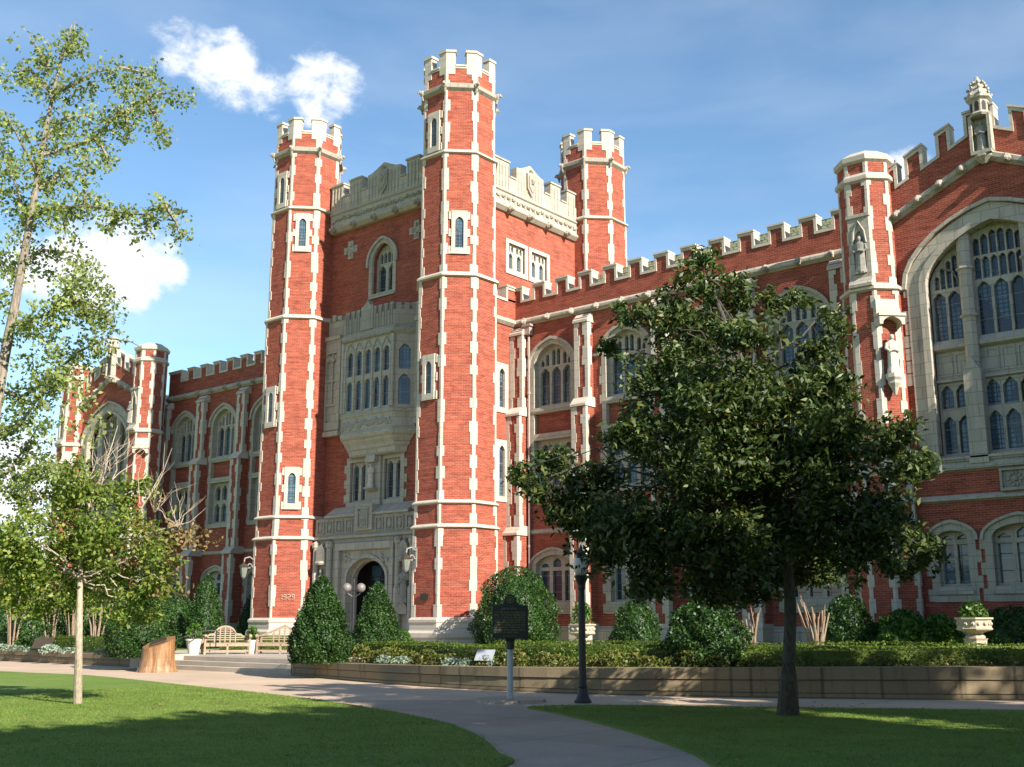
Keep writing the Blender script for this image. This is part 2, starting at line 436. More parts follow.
def turret_main(cx, cy, slits):
    t = MB()
    a0, a1, a2, a3 = 1.87, 1.79, 1.725, 1.685
    t.octa(cx, cy, [(a0, 1.8), (a0, 5.75), (a1+.03, 5.8), (a1+.03, 6.8), (a1, 6.85), (a1, 17.25), (a2, 17.3), (a2, 23.3), (a3, 23.35), (a3, 27.6)])
    T = sub(t, 'turret', BRICK)
    p = MB(); p.octa(cx, cy, [(a0+.16, GZ-.3), (a0+.16, .95), (a0+.22, 1.0), (a0+.22, 1.18), (a0+.10, 1.3), (a0+.10, 1.6), (a0+.14, 1.64), (a0+.14, 1.74), (a0+.02, 1.86)])
    sub(p, 'plinth', STONEQ, T)
    for z, h, a in ((5.66, .16, a0), (6.72, .16, a1+.03), (17.14, .22, a1), (23.2, .2, a2)):
        q = MB(); q.octa(cx, cy, [(a, z), (a+.13, z+.05), (a+.13, z+h*.6), (a-.04, z+h+.05)]); sub(q, 'string_course', STONEQ, T)
    q = MB(); q.octa(cx, cy, [(a3, 26.42), (a3+.16, 26.55), (a3+.17, 26.72), (a3, 26.85)]); sub(q, 'string_course', STONED, T)
    for i in range(8):
        qn = MB()
        for lo_, hi, a in ((1.86, 5.75, a0), (5.75, 6.8, a1+.03), (6.8, 17.25, a1), (17.25, 23.3, a2), (23.3, 27.3, a3)):
            an = R(22.5 + 45*i); r_ = a/math.cos(R(22.5))
            c = (cx + r_*math.cos(an), cy + r_*math.sin(an))
            n1 = (math.cos(an - R(22.5)), math.sin(an - R(22.5))); n2 = (math.cos(an + R(22.5)), math.sin(an + R(22.5)))
            d1 = (n1[1], -n1[0]); d2 = (-n2[1], n2[0])
            quoins(qn, c, d1, n1, d2, n2, lo_, hi, .5, .09, .185, .03)
        sub(qn, 'quoin_strip', STONEQ, T)
    bt = MB(); A = a3 + .03; th = .34
    for i in range(8):
        an = R(45*i); n = (math.cos(an), math.sin(an)); d = (-n[1], n[0])
        hw = A*math.tan(R(22.5)); hi_ = (A-th)*math.tan(R(22.5)); g = .275
        def P(a, u): return (cx + n[0]*a + d[0]*u, cy + n[1]*a + d[1]*u)
        bt.prism([P(A, -g), P(A, g), P(A-th, g*.86), P(A-th, -g*.86)], 27.6, 27.7)
        bt.prism([P(A+.04, -g+.002), P(A+.04, g-.002), P(A-th-.03, g*.86), P(A-th-.03, -g*.86)], 27.7, 27.78)
        an2 = an + R(45); n2 = (math.cos(an2), math.sin(an2)); d2 = (-n2[1], n2[0])
        def P2(a, u): return (cx + n2[0]*a + d2[0]*u, cy + n2[1]*a + d2[1]*u)
        def corner(a_o, a_i, gg, gi): return [P(a_o, gg), P(a_o, a_o*math.tan(R(22.5))), P2(a_o, -gg), P2(a_i, -gi), P(a_i, a_i*math.tan(R(22.5))), P(a_i, gi)]
        bt.prism(corner(A, A-th, g, g*.86), 27.3, 28.42)
        bt.prism(corner(A+.05, A-th-.05, g-.05, g*.86-.05), 28.42, 28.54)
    sub(bt, 'battlement', STONEQ, T)
    fl = MB(); fl.octa(cx, cy, [(a3-.36, 27.0), (a3-.36, 27.25)]); sub(fl, 'turret_roof', STONED, T)
    for i in range(8):                                   # carved grotesques on the band
        an = R(22.5 + 45*i); r_ = (a3 + .2)/math.cos(R(22.5))
        x, y = cx + r_*math.cos(an), cy + r_*math.sin(an); ux, uy = math.cos(an), math.sin(an)
        g = MB(); g.blob((x - ux*.06, y - uy*.06, 26.66), (.13, .13, .17), jit=.15); g.blob((x + ux*.06, y + uy*.06, 26.71), (.085, .085, .1), jit=.2)
        g.blob((x + ux*.14, y + uy*.14, 26.66), (.05, .05, .05), jit=.2)
        g.tube([(x - ux*.12, y - uy*.12, 26.3), (x - ux*.06, y - uy*.06, 26.55)], [.05, .07], 6)
        sub(g, 'grotesque', STONED, T)
    for (face, z0, z1) in slits:
        an = R(face); a = a1 if z1 < 17.2 else (a2 if z1 < 23.25 else a3)
        n = (math.cos(an), math.sin(an)); slit(T, Fr((cx + n[0]*a, cy + n[1]*a), (-n[1], n[0]), n), z0, z1)
    return T
NEAR, LEFT, BACK = (-34.42, 37.12), (-45.78, 37.12), (-34.52, 48.4)
turret_main(*NEAR, [(-90, 23.45, 25.5), (-90, 11.45, 13.55), (-45, 18.25, 20.35)])
turret_main(*LEFT, [(-90, 23.45, 25.5), (-90, 11.45, 13.6), (-45, 20.85, 23.0), (-45, 7.2, 9.35)])
turret_main(*BACK, [])

# tower block walls
FW = front(-40.1, 37.6)
hole = arch(.78, 18.15, 19.9, 20.85)
w = MB(); w.plate(FW, [(-4.2, .45), (4.2, .45), (4.2, 22.3), (-4.2, 22.3)], [hole, [(-1.95, 7.45), (1.68, 7.45), (1.68, 9.6), (-1.95, 9.6)], [(-1.78, .46), (1.78, .46), (1.78, 5.0), (-1.78, 5.0)]], -.7, 0)
sub(w, 'front_wall', BRICK)
SWX = -34.55
SW = side(SWX, 42.78)
w = MB(); sw_holes = [[(-1.92, 18.95), (-.28, 18.95), (-.28, 20.6), (-1.92, 20.6)], [(-.08, 18.95), (1.56, 18.95), (1.56, 20.6), (-.08, 20.6)]]
w.plate(SW, [(-4.2, .45), (4.2, .45), (4.2, 22.3), (-4.2, 22.3)], sw_holes, -.7, 0); sub(w, 'side_wall', BRICK)
w = MB(); w.box(-45.7, -44.9, 38, 48, .45, 22.4); w.box(-45, -35, 47.9, 48.6, .45, 22.4); w.box(-45.2, -35.1, 38.2, 48, 21.6, 22.0); sub(w, 'rear_wall', BRICK)

def ogee(u0, u1, z0, z1, n=8):
    P = []
    for i in range(2*n + 1):
        t_ = i/(2*n); s_ = 1 - abs(2*t_ - 1); P.append((u0 + (u1-u0)*t_, z0 + (z1-z0)*(s_**2*(1.9 - .9*s_))))
    return P
def tower_parapet(fr, merl, shield, half):
    """frieze, panelled parapet and raised shield of the tower block"""
    b = MB()
    b.extr(fr, [(-.4, 22.05), (.06, 22.05), (.24, 22.22), (.24, 22.32), (.12, 22.45), (-.4, 22.45)], -half, half)
    b.fbox(fr, -half, half, 22.45, 23.0, -.4, .12)
    b.extr(fr, [(-.4, 23.0), (.12, 23.0), (.2, 23.06), (.2, 23.12), (.14, 23.2), (-.4, 23.2)], -half, half)
    P = [(-half, 23.2), (half, 23.2)]; top = []
    for (u0, u1) in merl:
        if (u0, u1) == shield: top += [(u0, 23.95)] + ogee(u0, u1, 24.68, 25.12) + [(u1, 23.95)]
        else: top += [(u0, 23.95), (u0, 24.7), (u1, 24.7), (u1, 23.95)]
    if top[0][0] <= -half + .01: top = top[1:]; P[0] = (top[0][0], 23.2)
    if top[-1][0] >= half - .01: top = top[:-1]; P[1] = (top[-1][0], 23.2)
    if top[0][0] > P[0][0] + .01: top = [(P[0][0], 23.95)] + top
    if top[-1][0] < P[1][0] - .01: top = top + [(P[1][0], 23.95)]
    b.plate(fr, P + top[::-1], [], -.3, .12, back=True)
    for (u0, u1) in merl:                                 # copings and panel ribs
        if (u0, u1) != shield: b.fbox(fr, u0 - .04, u1 + .04, 24.7, 24.8, -.36, .18)
        u = u0 + .1
        while u < u1 - .05: b.fbox(fr, u, u + .05, 23.3, 24.55, .1, .155); u += .24
    gaps = [(merl[i][1], merl[i+1][0]) for i in range(len(merl) - 1)]
    for (u0, u1) in gaps:
        b.fbox(fr, u0 + .045, u1 - .045, 23.95, 24.03, -.34, .17)
    o = sub(b, 'parapet', STONEW)
    c = MB(); su = (shield[0] + shield[1])/2                # carved shield and frieze ornament
    c.plate(fr, [(su-.34, 23.75), (su, 23.35), (su+.34, 23.75), (su+.36, 24.6), (su, 24.72), (su-.36, 24.6)], [], .11, .24)
    c.plate(fr, [(su-.24, 23.85), (su, 23.58), (su+.24, 23.85), (su+.24, 24.45), (su-.24, 24.45)], [], .2, .285)
    c.blob(fr.p(su, 24.2, .29), (.14, .14, .2), jit=.2); c.blob(fr.p(su, 24.78, .2), .12, jit=.2)
    u = -half + .25
    while u < half - .2:
        c.blob(fr.p(u, 22.73 + rnd.uniform(-.06, .06), .13), (.13, .13, .11), seg=6, rg=4, jit=.25)
        c.tube([fr.p(u + .13, 22.6, .13), fr.p(u + .2, 22.74, .16), fr.p(u + .27, 22.85, .13)], .035, 5); u += .4
    sub(c, 'carving', STONED, o)
    u = -half + .35
    while u < half:                                       # grotesque heads along the cornice
        g = MB(); g.blob(fr.p(u, 22.2, .24), (.17, .17, .2), jit=.2); g.blob(fr.p(u, 22.15, .42), (.1, .1, .1), jit=.2); sub(g, 'grotesque', STONED, o)
        u += 1.58
tower_parapet(front(-40.1, 37.42), [(-3.85, -2.9), (-2.4, -1.45), (-1.0, 1.55 - .1), (1.9, 2.85), (3.3, 4.0)], (-1.0, 1.45), 3.85)
tower_parapet(side(SWX + .06, 42.78), [(-4.0, -1.9), (-1.3, .95), (1.55, 2.4), (3.0, 3.75)], (-1.3, .95), 3.85)

def quatrefoil(fr, u, v, r):
    b = MB(); q = r*.36
    b.plate(fr, [(u-q, v-r), (u+q, v-r), (u+q, v-q), (u+r, v-q), (u+r, v+q), (u+q, v+q), (u+q, v+r), (u-q, v+r), (u-q, v+q), (u-r, v+q), (u-r, v-q), (u-q, v-q)], [], 0, .07)
    for (a, c) in ((0, .5), (.5, 0), (-.5, 0), (0, -.5)): b.blob(fr.p(u + a*r, v + c*r, .07), (.14, .14, .14), seg=6, rg=4)
    sub(b, 'quatrefoil', STONEW)
quatrefoil(FW, -2.45, 20.95, .5); quatrefoil(FW, 2.45, 20.95, .5)

def glass(fr, outline, n, parent, mat=GLASS):
    g = MB(); g.plate(fr, outline, [], n - .03, n); return sub(g, 'pane', mat, parent)
def hood(fr, w, z0, zs, zp, t, n0, n1, parent, drop=0, mat=STONEW, name='hood_mould'):
    o = arch(w + t, zs - drop, zs, zp + t*1.05); i = arch(w, zs - drop, zs, zp)
    b = MB(); b.plate(fr, o[1:] + [o[0]] + [i[0]] + i[:0:-1], [], n0, n1); 
    return sub(b, name, mat, parent)

# arched window of the tower
b = MB(); op = arch(.76, 18.15, 19.9, 20.82)
b.plate(FW, arch(1.0, 17.95, 19.9, 21.02), [op], -.1, .04)
lt = [light(u, .26, 18.3, 19.72) for u in (-.36, .36)] + [light(u, .11, 19.82, 20.3 + .1*(1-abs(u))) for u in (-.42, -.14, .14, .42)]
b.plate(FW, arch(.775, 18.16, 19.9, 20.84), lt, -.5, -.32); b.extr(FW, [(-.4, 17.9), (.1, 17.9), (.1, 18.0), (-.3, 18.2), (-.4, 18.2)], -.95, .95)
tw = sub(b, 'window', STONEW); glass(FW, arch(.78, 18.16, 19.9, 20.85), -.46, tw)
hood(FW, 1.0, 0, 19.95, 21.02, .14, .03, .14, tw, .3)
# two square-headed windows high on the side wall
for (u0, u1) in ((-1.92, -.28), (-.08, 1.56)):
    b = MB(); um = (u0+u1)/2
    b.plate(SW, [(u0-.05, 18.85), (u1+.05, 18.85), (u1+.05, 20.7), (u0-.05, 20.7)], [[(u0+.16, 19.1), (u1-.16, 19.1), (u1-.16, 20.5), (u0+.16, 20.5)]], -.05, .05)
    b.plate(SW, [(u0+.15, 19.09), (u1-.15, 19.09), (u1-.15, 20.51), (u0+.15, 20.51)],
            [light(um-.33, .16, 19.2, 20.05), light(um+.33, .16, 19.2, 20.05)] + [light(um+q, .09, 20.1, 20.44) for q in (-.47, -.2, .2, .47)], -.3, -.12)
    o = sub(b, 'window', STONEQ); glass(SW, [(u0+.15, 19.09), (u1-.15, 19.09), (u1-.15, 20.51), (u0+.15, 20.51)], -.26, o)

# ---- oriel and stone panels over the entrance
b = MB(); b.plate(FW, [(-4.15, 11.0), (4.1, 11.0), (4.1, 17.15), (-4.15, 17.15)], [], 0, .12)
for sx in (-1, 1):
    u0, u1 = sorted((sx*2.75, sx*4.1))
    b.plate(FW, [(u0, 11.3), (u1, 11.3), (u1, 16.2), (u0, 16.2)], [[(u0+.3, 11.75), (u1-.3, 11.75), (u1-.3, 15.4), (u0+.3, 15.4)]], .1, .26)
    b.fbox(FW, u0-.03, u1+.03, 16.1, 16.3, .1, .36); b.fbox(FW, u0-.03, u1+.03, 11.0, 11.25, .1, .34)
    for z in (12.6, 13.9): b.fbox(FW, u0+.3, u1-.3, z, z+.1, .1, .2)
    b.fbox(FW, (u0+u1)/2-.05, (u0+u1)/2+.05, 12.7, 15.4, .1, .21)
    for i in range(5): b.blob(FW.p(u0+.35+i*.16, 15.1+.1*math.sin(i*2), .2), .13, seg=6, rg=4, jit=.2)
    for q in range(3): b.fbox(FW, u0+.1+q*.45, u0+.36+q*.45, 17.15, 17.5 - .1*abs(q-1), -.05, .2)
st = sub(b, 'stone_screen', STONEW)
OY = 36.75
ORP = [(-42.75, 37.6), (-41.92, OY), (-38.28, OY), (-37.45, 37.6)]
def off(d):    # oriel footprint grown by d
    return [(-42.75 - d*1.4, 37.55), (-41.92 - d*.42, OY - d), (-38.28 + d*.42, OY - d), (-37.45 + d*1.4, 37.55)]
ob = MB()
ob.loft([[(x, y, z) for x, y in off(d)] for d, z in ((-.5, 9.7), (-.42, 9.75), (-.38, 10.0), (-.3, 10.05), (-.26, 10.22), (-.12, 10.4), (-.1, 10.5), (.0, 10.58), (.06, 10.68), (.06, 10.8), (0, 10.86), (0, 11.62), (.08, 11.68), (.08, 11.78), (0, 11.9))])
ORI = sub(ob, 'oriel_window', STONEW)
cb = MB()
cb.loft([[(x, y, z) for x, y in off(d)] for d, z in ((0, 15.5), (.12, 15.66), (.14, 15.8), (.02, 15.95), (.02, 16.75))])
FO = front(-40.1, OY)
FRR = Fr((-38.28, OY), (.83, .85), (.85, -.83)); FRL = Fr((-41.92, OY), (-.83, .85), (-.85, -.83))
for i in range(9):
    u = -1.7 + i*.4
    if abs(u + .1) < .3: continue
    cb.fbox(FO, u, u + .26, 16.75, 17.15, -.22, .03); cb.fbox(FO, u + .02, u + .05, 16.0, 17.0, 0, .075); cb.fbox(FO, u + .2, u + .23, 16.0, 17.0, 0, .075)
cb.plate(FO, [(-.5, 16.0), (.36, 16.0), (.36, 17.2), (.12, 17.3), (-.07, 17.55), (-.26, 17.3), (-.5, 17.2)], [], -.2, .09)
for F_ in (FRR, FRL):
    for i in range(3): cb.fbox(F_, .08 + i*.4, .34 + i*.4, 16.75, 17.1, -.2, .03)
for i in range(24): cb.blob(FO.p(-1.75 + i*.152, 15.62, .1), .085, seg=6, rg=4, jit=.2)
sub(cb, 'cresting', STONED, ORI)
cb = MB()
for i in range(34): cb.blob(FO.p(-1.72 + i*.104, 11.25 + rnd.uniform(-.16, .16), .0), (.13, .07, .13), seg=6, rg=4, jit=.3)
cb.fbox(FO, -1.75, 1.75, 11.2, 11.3, -.02, .03); sub(cb, 'apron_carving', STONED, ORI)
tb = MB()
def olights(n, w_, sp): 
    r_ = []
    for i in range(n):
        u = (i - (n-1)/2)*sp
        r_ += [light(u, w_, 11.98, 13.5), light(u, w_, 13.74, 15.02)]
    return r_
tb.plate(FO, [(-1.82, 11.85), (1.82, 11.85), (1.82, 15.55), (-1.82, 15.55)], olights(5, .225, .655), -.2, 0)
for F_ in (FRR, FRL):
    tb.plate(F_, [(.005, 11.85), (1.18, 11.85), (1.18, 15.55), (.005, 15.55)], [[(x + .56, y) for x, y in L] for L in olights(1, .29, .6)], -.2, 0)
for i in range(6): tb.fbox(FO, (i-3)*.655 + .27, (i-3)*.655 + .385, 11.9, 15.0, 0, .06)
for i in range(5):                                       # tracery ribs above the lights
    u = (i-2)*.655
    tb.tube([FO.p(u-.3, 14.95, .03), FO.p(u-.16, 15.2, .04), FO.p(u, 15.42, .04), FO.p(u+.16, 15.2, .04), FO.p(u+.3, 14.95, .03)], .035, 5)
for u in (-1.82, 1.82): tb.tube([FO.p(u, 11.9, .03), FO.p(u, 15.5, .03)], .09, 8)
sub(tb, 'tracery', STONEW, ORI)
g = MB(); g.fbox(FO, -1.7, 1.7, 11.9, 15.2, -.16, -.12); sub(g, 'pane', GLASS, ORI)
g = MB(); g.fbox(FRR, .1, 1.1, 11.9, 15.2, -.16, -.12); sub(g, 'pane', GLASS, ORI)
g = MB(); g.fbox(FRL, .1, 1.1, 11.9, 15.2, -.16, -.12); sub(g, 'pane', GLASS, ORI)

# ---- pair of windows between oriel and portal
for u0, u1 in ((-1.98, -.76), (.5, 1.7)):
    b = MB(); um = (u0+u1)/2
    b.plate(FW, [(u0-.22, 7.3), (u1+.22, 7.3), (u1+.22, 9.75), (u0-.22, 9.75)], [[(u0+.04, 7.5), (u1-.04, 7.5), (u1-.04, 9.5), (u0+.04, 9.5)]], -.05, .07)
    b.plate(FW, [(u0+.03, 7.49), (u1-.03, 7.49), (u1-.03, 9.51), (u0+.03, 9.51)], [light(um-.3, .2, 7.6, 9.4), light(um+.3, .2, 7.6, 9.4)], -.28, -.1)
    for k in range(3): b.fbox(FW, u0-.4 if um < 0 else u1+.21, u0-.21 if um < 0 else u1+.4, 7.5+k*.75, 7.9+k*.75, -.02, .06)
    o = sub(b, 'window', STONEW); glass(FW, [(u0+.03, 7.49), (u1-.03, 7.49), (u1-.03, 9.51), (u0+.03, 9.51)], -.24, o)
b = MB(); b.plate(FW, [(-.55, 7.2), (.4, 7.2), (.4, 9.8), (-.55, 9.8)], [], -.05, .2)
b.extr(FW, [(.2, 7.9), (.55, 8.05), (.55, 8.12), (.2, 8.12)], -.4, .25); b.extr(FW, [(.2, 9.35), (.5, 9.35), (.42, 9.75), (.2, 9.8)], -.4, .25)
sub(b, 'niche', STONEW)

# ---- portal
FP = front(-40.1, 36.95)
b = MB()
b.plate(FP, [(-3.75, GZ), (3.65, GZ), (3.65, 6.72), (-3.75, 6.72)], [arch(1.36, GZ + .01, 3.72, 4.68, 7, .1, .12)], -.65, 0)
b.extr(FP, [(-.6, 6.72), (.14, 6.72), (.14, 6.82), (-.55, 7.3), (-.6, 7.3)], -2.95, -.65); b.extr(FP, [(-.6, 6.72), (.14, 6.72), (.14, 6.82), (-.55, 7.3), (-.6, 7.3)], .55, 2.95)
b.plate(FP, [(-.65, 6.0), (.55, 6.0), (.55, 7.25), (-.65, 7.25)], [], -.6, .18)
b.extr(FP, [(0, 5.62), (.16, 5.68), (.16, 5.76), (0, 5.86)], -3.75, 3.65)
PORT = sub(b, 'portal', STONEW)
b = MB()
ring_o = [(-1.95, GZ), (-1.95, 5.4), (2.1, 5.4), (2.1, GZ), (1.85, GZ), (1.85, 5.08), (-1.7, 5.08), (-1.7, GZ)]
b.plate(FP, ring_o[::-1], [], 0, .22)
ao, ai = arch(1.52, GZ, 3.72, 4.86, 7, .1, .12), arch(1.36, GZ, 3.72, 4.68, 7, .1, .12)
b.plate(FP, ao[1:] + [ao[0]] + [ai[0]] + ai[:0:-1], [], 0, .1)
ao, ai = arch(1.36, GZ, 3.72, 4.68, 7, .1, .12), arch(1.24, GZ, 3.68, 4.56, 7, .1, .12)
b.plate(FP, ao[1:] + [ao[0]] + [ai[0]] + ai[:0:-1], [], -.5, -.25)
for u in (-1.3, 1.3):
    for k in range(6): b.blob(FP.p(u + rnd.uniform(-.25, .25), 4.6 + rnd.uniform(-.1, .3), .02), .1, seg=6, rg=4, jit=.3)
for u in (-3.5, -2.5, 2.35, 3.3):                         # slender buttress shafts beside the niches
    b.octa(*FP.p(u, 0, .12)[:2], [(.2, GZ), (.2, 3.2), (.14, 3.3), (.14, 5.2), (.2, 5.3), (.2, 5.5), (.02, 5.62)])
sub(b, 'door_surround', STONEW, PORT)
for i, u in enumerate((-3.3, -2.6, -1.9, -1.2, .95, 1.65, 2.35, 3.05)):
    b = MB(); b.plate(FP, [(u-.26, 5.95), (u+.26, 5.95), (u+.26, 6.6), (u-.26, 6.6)], [[(u-.2, 6.01), (u+.2, 6.01), (u+.2, 6.54), (u-.2, 6.54)]], -.02, .07)
    b.blob(FP.p(u, 6.28, .0), (.15, .12, .26), jit=.12); b.fbox(FP, u-.24, u+.24, 6.2, 6.3, -.02, .03); sub(b, 'carved_panel', STONED, PORT)
b = MB(); b.plate(FP, [(-.42, 6.1), (.32, 6.1), (.32, 7.1), (-.42, 7.1)], [[(-.34, 6.18), (.24, 6.18), (.24, 7.02), (-.34, 7.02)]], .16, .25)
b.plate(FP, [(-.32, 6.5), (-.05, 6.22), (.22, 6.5), (.22, 6.9), (-.32, 6.9)], [], .16, .22)
for i in range(14): b.blob(FP.p(-.05 + rnd.uniform(-.24, .24), 6.6 + rnd.uniform(-.35, .35), .19), .08, seg=6, rg=4, jit=.3)
sub(b, 'carved_panel', STONED, PORT)
for u in (-3.0, 2.83):
    b = MB(); b.plate(FP, [(u-.3, 2.0), (u+.3, 2.0), (u+.3, 2.3), (u+.16, 2.5), (u-.16, 2.5), (u-.3, 2.3)], [], 0, .28); sub(b, 'niche_pedestal', STONED, PORT)
    b = MB(); b.plate(FP, arch(.3, 4.5, 5.0, 5.4, u0=u), [], 0, .3); b.blob(FP.p(u, 5.42, .15), .1); b.octa(*FP.p(u, 0, .15)[:2], [(.3, 4.42), (.34, 4.5), (.3, 4.6)]); sub(b, 'niche_canopy', STONED, PORT)
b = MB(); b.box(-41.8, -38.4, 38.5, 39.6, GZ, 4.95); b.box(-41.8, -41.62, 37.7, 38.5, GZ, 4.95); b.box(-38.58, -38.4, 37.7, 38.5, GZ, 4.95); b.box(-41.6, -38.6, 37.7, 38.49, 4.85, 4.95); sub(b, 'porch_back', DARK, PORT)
b = MB(); FD = front(-40.1, 38.4)
for u0, u1 in ((-1.3, -.02), (.02, 1.3)):
    b.plate(FD, [(u0, GZ), (u1, GZ), (u1, 3.4), (u0, 3.4)], [[(u0+.15, 1.6), (u1-.15, 1.6), (u1-.15, 3.2), (u0+.15, 3.2)]], -.08, 0)
sub(b, 'door', WOODD, PORT)
b = MB(); b.fbox(FD, -1.1, 1.1, 1.6, 4.4, -.06, -.04); sub(b, 'door_pane', GLASSG, PORT)

# ------------------------------------------------------------------ wings
WY = 40.2
def cren_path(fr, u0, u1, crenels, ztop, zbot, zf=lambda u: 0):
    P = [(u0, ztop + zf(u0))]
    for a, c in crenels: P += [(a, ztop + zf(a)), (a, zbot + zf(a)), (c, zbot + zf(c)), (c, ztop + zf(c))]
    return P + [(u1, ztop + zf(u1))]
def battlement(fr, u0, u1, crenels, ztop, zbot, z0, name='parapet', zf=lambda u: 0, th=.42, t=.105, mat=BRICKW, z0f=None):
    z0f = z0f or zf
    path = cren_path(fr, u0, u1, crenels, ztop, zbot, zf)
    b = MB(); lowp = [(u1, z0 + z0f(u1)), (0, z0 + z0f(0)), (u0, z0 + z0f(u0))] if u0 < 0 < u1 else [(u1, z0 + z0f(u1)), (u0, z0 + z0f(u0))]
    b.plate(fr, path + lowp, [], -th, 0, back=True)
    o = sub(b, name, mat)
    cb_ = MB(); inner = [(u0, ztop + zf(u0) - t)]
    for a, c in crenels:
        inner += [(a - t, ztop + zf(a - t) - t), (a - t, zbot + zf(a - t) - t), (c + t, zbot + zf(c + t) - t), (c + t, ztop + zf(c + t) - t)]
    inner += [(u1, ztop + zf(u1) - t)]
    path2 = cren_path(fr, u0, u1, [(a + .012, c - .012) for a, c in crenels], ztop + .02, zbot + .015, zf)
    cb_.plate(fr, path2 + inner[::-1], [], -th - .05, .05, back=True)
    # weathered lip along merlon tops
    ends = [u0] + [q for ac in crenels for q in ac] + [u1]
    for i in range(0, len(ends), 2):
        a, c = ends[i], ends[i+1]
        cb_.plate(fr, [(a - .03, ztop + zf(a) + .022), (c + .03, ztop + zf(c) + .022), (c + .03, ztop + zf(c) + .1), (a - .03, ztop + zf(a) + .1)], [], -th - .09, .1, back=True)
    sub(cb_, 'coping', STONEQ if mat is BRICKW else STONEQ, o)
    return o
def cornice(fr, u0, u1, z0=15.63, z1=15.97, heads=(), parent=LIB):
    b = MB(); b.extr(fr, [(-.05, z0), (.06, z0), (.2, z0 + .14), (.2, z1 - .1), (.06, z1 + .03), (-.05, z1 + .03)], u0, u1)
    o = sub(b, 'cornice', STONEW, parent)
    for u in heads:
        g = MB(); g.blob(fr.p(u, (z0+z1)/2, .2), (.16, .16, .18), jit=.2); g.blob(fr.p(u, (z0+z1)/2 - .04, .36), (.1, .1, .1), jit=.2); sub(g, 'grotesque', STONED, o)

def wing_window(fr):
    """two storey traceried bay in a wing: upper arched window, brick spandrel, lower window"""
    b = MB(); op = arch(1.08, 11.5, 13.55, 14.5)
    so = arch(1.3, 7.2, 13.6, 14.72)
    b.plate(fr, so, [op, [(-1.08, 10.25), (1.08, 10.25), (1.08, 11.22), (-1.08, 11.22)], [(-1.08, 7.45), (1.08, 7.45), (1.08, 9.95), (-1.08, 9.95)]], -.35, .04)
    lt = [light(u, .27, 11.66, 13.45, .6) for u in (-.66, 0, .66)]
    for u in (-.80, -.52, -.14, .14, .52, .80):
        zt = arch_z(1.08, 13.55, 14.5, abs(u) + .13) - .12
        lt.append(light(u, .105, 13.53, max(13.72, zt), .7))
    b.plate(fr, arch(1.09, 11.48, 13.55, 14.51), lt, -.5, -.3)
    b.extr(fr, [(-.4, 11.3), (.08, 11.3), (.08, 11.38), (-.3, 11.6), (-.4, 11.6)], -1.14, 1.14)
    lt = []
    for u in (-.68, 0, .68): lt += [light(u, .25, 7.6, 8.72, .7), light(u, .25, 8.9, 9.8, .7)]
    b.plate(fr, [(-1.09, 7.44), (1.09, 7.44), (1.09, 9.96), (-1.09, 9.96)], lt, -.5, -.3)
    b.extr(fr, [(-.4, 7.2), (.08, 7.2), (.08, 7.3), (-.3, 7.5), (-.4, 7.5)], -1.14, 1.14)
    for sx in (-1, 1):
        z = 7.3
        while z < 13.2:
            if rnd.random() < .62:
                u0, u1 = sorted((sx*1.28, sx*(1.28 + rnd.uniform(.1, .2)))); b.fbox(fr, u0, u1, z, z + .4, -.02, .034)
            z += .44
    o = sub(b, 'window', STONEW)
    glass(fr, arch(1.09, 11.48, 13.55, 14.51), -.46, o); glass(fr, [(-1.09, 7.44), (1.09, 7.44), (1.09, 9.96), (-1.09, 9.96)], -.46, o)
    s_ = MB(); s_.fbox(fr, -1.09, 1.09, 10.24, 11.3, -.4, -.2); sub(s_, 'spandrel', BRICKW, o)
    hood(fr, 1.3, 0, 13.6, 14.72, .14, .02, .15, o, .12)
    return o
def ground_window(fr, w=1.02, zp=4.62, zs=4.15, z0=2.3, n=3, name='ground_window'):
    b = MB(); op = arch(w, z0 + .2, zs, zp, 7, .05)
    b.plate(fr, arch(w + .26, z0 - .3, zs, zp + .26, 7, .05), [op], -.3, .04)
    sp = 2*w/n; lt = []
    for i in range(n):
        u = (i - (n-1)/2)*sp
        lt.append([(u - sp*.38, z0 + .3), (u + sp*.38, z0 + .3), (u + sp*.38, zs - .22), (u - sp*.38, zs - .22)])
        zt = arch_z(w, zs, zp, abs(u) + sp*.3, .05) - .1
        lt.append(light(u, sp*.34, zs - .06, max(zs + .1, zt), .45))
    b.plate(fr, arch(w + .01, z0 + .19, zs, zp + .01, 7, .05), lt, -.42, -.26)
    b.extr(fr, [(-.4, z0 - .05), (.1, z0 - .05), (.1, z0 + .05), (-.25, z0 + .24), (-.4, z0 + .24)], -w - .1, w + .1)
    for sx in (-1, 1):
        for k in range(5):
            if (k + (sx > 0)) % 2 == 0:
                u0, u1 = sorted((sx*(w+.25), sx*(w+.42))); b.fbox(fr, u0, u1, z0 - .28 + k*.42, z0 + .12 + k*.42, -.02, .034)
    o = sub(b, name, STONEW)
    g = glass(fr, arch(w + .01, z0 + .19, zs, zp + .01, 7, .05), -.38, o, GLASSG)
    hood(fr, w + .26, 0, zs, zp + .26, .1, .02, .12, o, .1)
    return o
